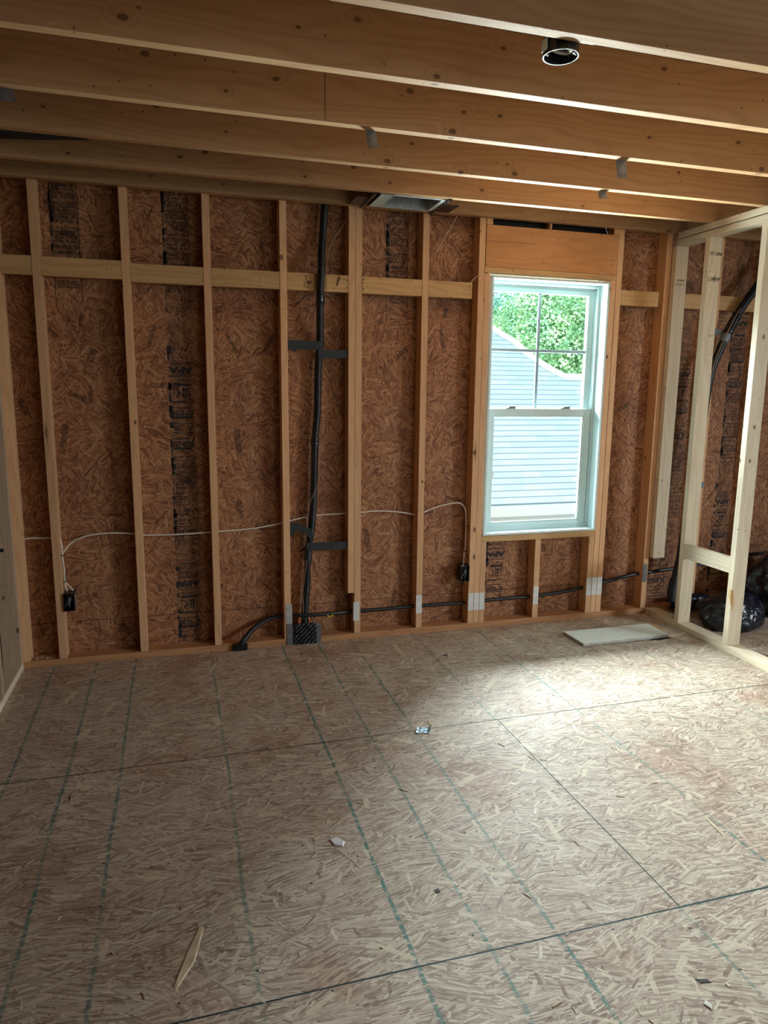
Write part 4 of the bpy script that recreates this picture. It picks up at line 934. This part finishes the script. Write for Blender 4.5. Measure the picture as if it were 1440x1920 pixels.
chip('fluff_tuft', 'pale pinkish tuft of fluff on the left half of the floor', 'fluff', [(1.08, -1.845), (1.11, -1.835), (1.13, -1.87), (1.12, -1.895), (1.09, -1.88)], 0.012, FL)
chip('wood_sliver', 'long thin sliver below the pinkish tuft', 'wood chip', [(1.10, -1.905), (1.107, -1.905), (1.150, -2.005), (1.145, -2.01)], 0.003, CHIP)
chip('wood_sliver', 'large bright splinter in the dark lower left of the floor', 'wood chip', [(0.655, -2.125), (0.668, -2.13), (0.640, -2.25), (0.590, -2.335), (0.585, -2.320), (0.625, -2.20)], 0.006, CHIP)
chip('wood_sliver', 'long pale splinter at the lower right beyond the near sheet joint', 'wood chip', [(2.385, -2.075), (2.395, -2.075), (2.385, -2.17), (2.37, -2.19), (2.375, -2.13)], 0.006, CHIP)
DK = plain('dark_crumb_matter', (0.03, 0.02, 0.018), 0.7)
chip('bark_flake', 'dark brown flake at the lower right of the floor', 'bark', [(1.865, -2.650), (1.895, -2.658), (1.900, -2.672), (1.870, -2.666)], 0.004, DK)
chip('bark_flake', 'dark flake beside the teal line in the lower middle', 'bark', [(1.335, -2.165), (1.352, -2.160), (1.350, -2.178), (1.338, -2.180)], 0.005, DK)
chip('bark_flake', 'dark crumb on the bright floor below the outlet box by the window', 'bark', [(2.050, -0.380), (2.072, -0.378), (2.074, -0.396), (2.052, -0.398)], 0.008, DK)
chip('bark_flake', 'second dark crumb left of the one near the window', 'bark', [(1.985, -0.440), (1.998, -0.438), (1.998, -0.450), (1.986, -0.452)], 0.006, DK)
chip('paper_scrap', 'tiny white scrap near the bottom right corner', 'scrap', [(1.832, -2.72), (1.846, -2.71), (1.850, -2.73), (1.840, -2.74)], 0.010, WHITE_CAB)
chip('paper_scrap', 'tiny white scrap right of the bottom right flake', 'scrap', [(1.93, -2.685), (1.936, -2.682), (1.936, -2.695), (1.930, -2.695)], 0.006, WHITE_CAB)
chip('bark_flake', 'thin dark flake in the middle right of the floor', 'bark', [(1.905, -1.40), (1.912, -1.39), (1.928, -1.425), (1.922, -1.43)], 0.003, DK)
bm = bmesh.new(); r = random.Random(3)
for k in range(70):
    x, y = r.uniform(-0.13, -0.03), r.uniform(0.02, 0.085); z = 0.0385 + (r.random()**2*0.10 if y > 0.06 else 0); s_ = r.uniform(0.0012, 0.0032)
    if z > 0.042: y = D-0.002
    box(bm, x-s_, x+s_, y-s_*0.8, y+s_*0.8, z, z+s_*1.6)
tag(obj('sawdust_crumbs', bm, CHIP), 'pale sawdust crumbs in the dark bottom of the left corner bay', 'sawdust', kind='stuff')
bm = bmesh.new()
for k in range(420):
    x, y = r.uniform(-0.15, 3.6), r.uniform(-2.9, -0.03); s_ = r.uniform(0.001, 0.0035); L = s_*r.uniform(1, 6); a = r.uniform(0, PI)
    box(bm, x-L, x+L, y-s_*0.5, y+s_*0.5, 0.0002, 0.0012+s_*0.3, rot=Matrix.Rotation(a, 3, 'Z'), piv=Vector((x, y, 0)))
tag(obj('sawdust_crumbs', bm, CHIP), 'loose pale wood dust and shavings scattered over the whole floor', 'sawdust', kind='stuff')

# bin bags beyond the right partition
def blob(name, lab, c, r, seed, sq=1.0):
    bm = bmesh.new(); bmesh.ops.create_icosphere(bm, subdivisions=5, radius=1.0)
    for v in bm.verts:
        d = v.co.normalized()
        n = 1 + 0.16*mnoise.noise(d*1.6+Vector((seed, 0, 0))) + 0.05*mnoise.noise(d*5+Vector((seed, 2, 0))) + 0.018*abs(mnoise.noise(Vector((d.x*14, d.y*14, d.z*4+seed))))
        p = Vector((d.x*r[0], d.y*r[1], d.z*r[2]))*n
        z = c[2] + p.z
        if z < 0.004: p = Vector((p.x*(1+0.0), p.y, 0.004-c[2]))
        v.co = Vector(c) + p
    return tag(obj(name, bm, BAG, smooth=True, origin=(c[0], c[1], 0)), lab, 'bag')
blob('rubbish_bag', 'low shiny black bag lying behind the gap between the partition studs', (4.03, -0.375, 0.085), (0.235, 0.15, 0.14), 3)
blob('rubbish_bag', 'tall dull black bag right of the nearest partition stud', (4.60, -0.24, 0.20), (0.30, 0.20, 0.26), 8)
blob('rubbish_bag', 'flat end of black plastic behind the first partition stud', (4.00, -0.055, 0.07), (0.17, 0.05, 0.06), 12)

# ------------------------------------------------------------------ outside the window
ez = -0.12
nr = empty('neighbour_house', (6.0, 5.0, -3.0)); tag(nr, 'neighbouring house roof with grey shingles seen through the window', 'house')
def rp(x, y): return (x, y, ez + 0.8*(y-5.0))
bm = bmesh.new()
poly = [(-6, 5.0), (16, 5.0), (16, 7.26), (7.23, 7.26), (7.01, 7.44), (6.81, 7.66), (6.59, 8.06), (6.32, 8.34), (6.12, 8.63), (5.6, 10.0), (-6, 10.0)]
flat(bm, [rp(x, y) for x, y in poly], 0.03, Vector((0, 0, 1))); obj('roof', bm, SHINGLE, nr, origin=(6.0, 5.0, -3.0))
bm = bmesh.new(); vv_ = [Vector(rp(x, y)) + Vector((0, 0, 0.04)) for x, y in ((16, 7.26), (7.23, 7.26), (7.01, 7.44), (6.81, 7.66), (6.59, 8.06), (6.32, 8.34), (6.12, 8.63), (5.6, 10.0))]
tube(bm, vv_, 0.07, sides=8, raw=True); obj('hip_cap', bm, CAPSH, nr)
bm = bmesh.new(); box(bm, -6, 16, 4.86, 4.99, ez-0.13, ez+0.02, 0.02); box(bm, -6, 16, 4.99, 5.02, ez-0.22, ez-0.0); obj('gutter', bm, GUT, nr)
bm = bmesh.new(); box(bm, -6, 16, 5.25, 10, -3.0, ez-0.10); obj('house_wall', bm, SIDING, nr)
bm = bmesh.new(); box(bm, -6, 16, 3.3, 5.25, -3.0, -1.3); 
flat(bm, [(-6, 3.2, -1.3), (16, 3.2, -1.3), (16, 5.25, -0.55), (-6, 5.25, -0.55)], 0.04, Vector((0, 0, 1))); obj('porch_roof', bm, SHINGLE, nr)
tag(obj('ground', bx(-40, 60, 0.6, 80, -3.1, -3.0), GRASS), 'lawn far below outside the window', 'ground', kind='structure')
def tree(lab, c, R, n, leaf, mat, seed):
    e = empty('leafy_tree', (c[0], c[1], -3.0)); tag(e, lab, 'tree'); r = random.Random(seed)
    obj('trunk', tb([(c[0], c[1], -3.0), (c[0]+0.1, c[1], -0.5), (c[0], c[1], c[2]+R*0.3)], lambda t, p: 0.28*(1-0.6*t), sides=10), BARK, e, smooth=True)
    bm = bmesh.new(); cl = []
    for k in range(34):
        d = Vector((r.gauss(0, 1), r.gauss(0, 1), r.gauss(0, 1))).normalized()*R*r.uniform(0.45, 0.95); d.z *= 0.85
        cl.append((Vector(c)+d, R*r.uniform(0.22, 0.40)))
    for k in range(n):
        cc, rr = cl[r.randrange(len(cl))]; d = Vector((r.gauss(0, 1), r.gauss(0, 1), r.gauss(0, 1))).normalized()
        p = cc + d*rr*r.uniform(0.8, 1.05); s_ = leaf*r.uniform(0.6, 1.3)
        u = Vector((r.gauss(0, 1), r.gauss(0, 1), r.gauss(0, 1))).normalized(); w2 = u.cross(d + Vector((0, 0, 0.3))).normalized()
        v = [bm.verts.new(p + a_*s_) for a_ in (u, w2*0.6, -u, -w2*0.6)]; bm.faces.new(v)
    me_ = obj('foliage', bm, mat, e)
tree('bright yellow green tree beyond the neighbouring roof', (13.2, 18.0, 3.3), 3.0, 42000, 0.062, LEAF_A, 1)
tree('bluish green tree farther back at the upper left of the window view', (13.4, 29.0, 5.4), 4.6, 36000, 0.10, LEAF_B, 2)
tree('green tree behind the right part of the window view', (25.0, 28.0, 4.4), 5.5, 14000, 0.15, LEAF_A, 3)
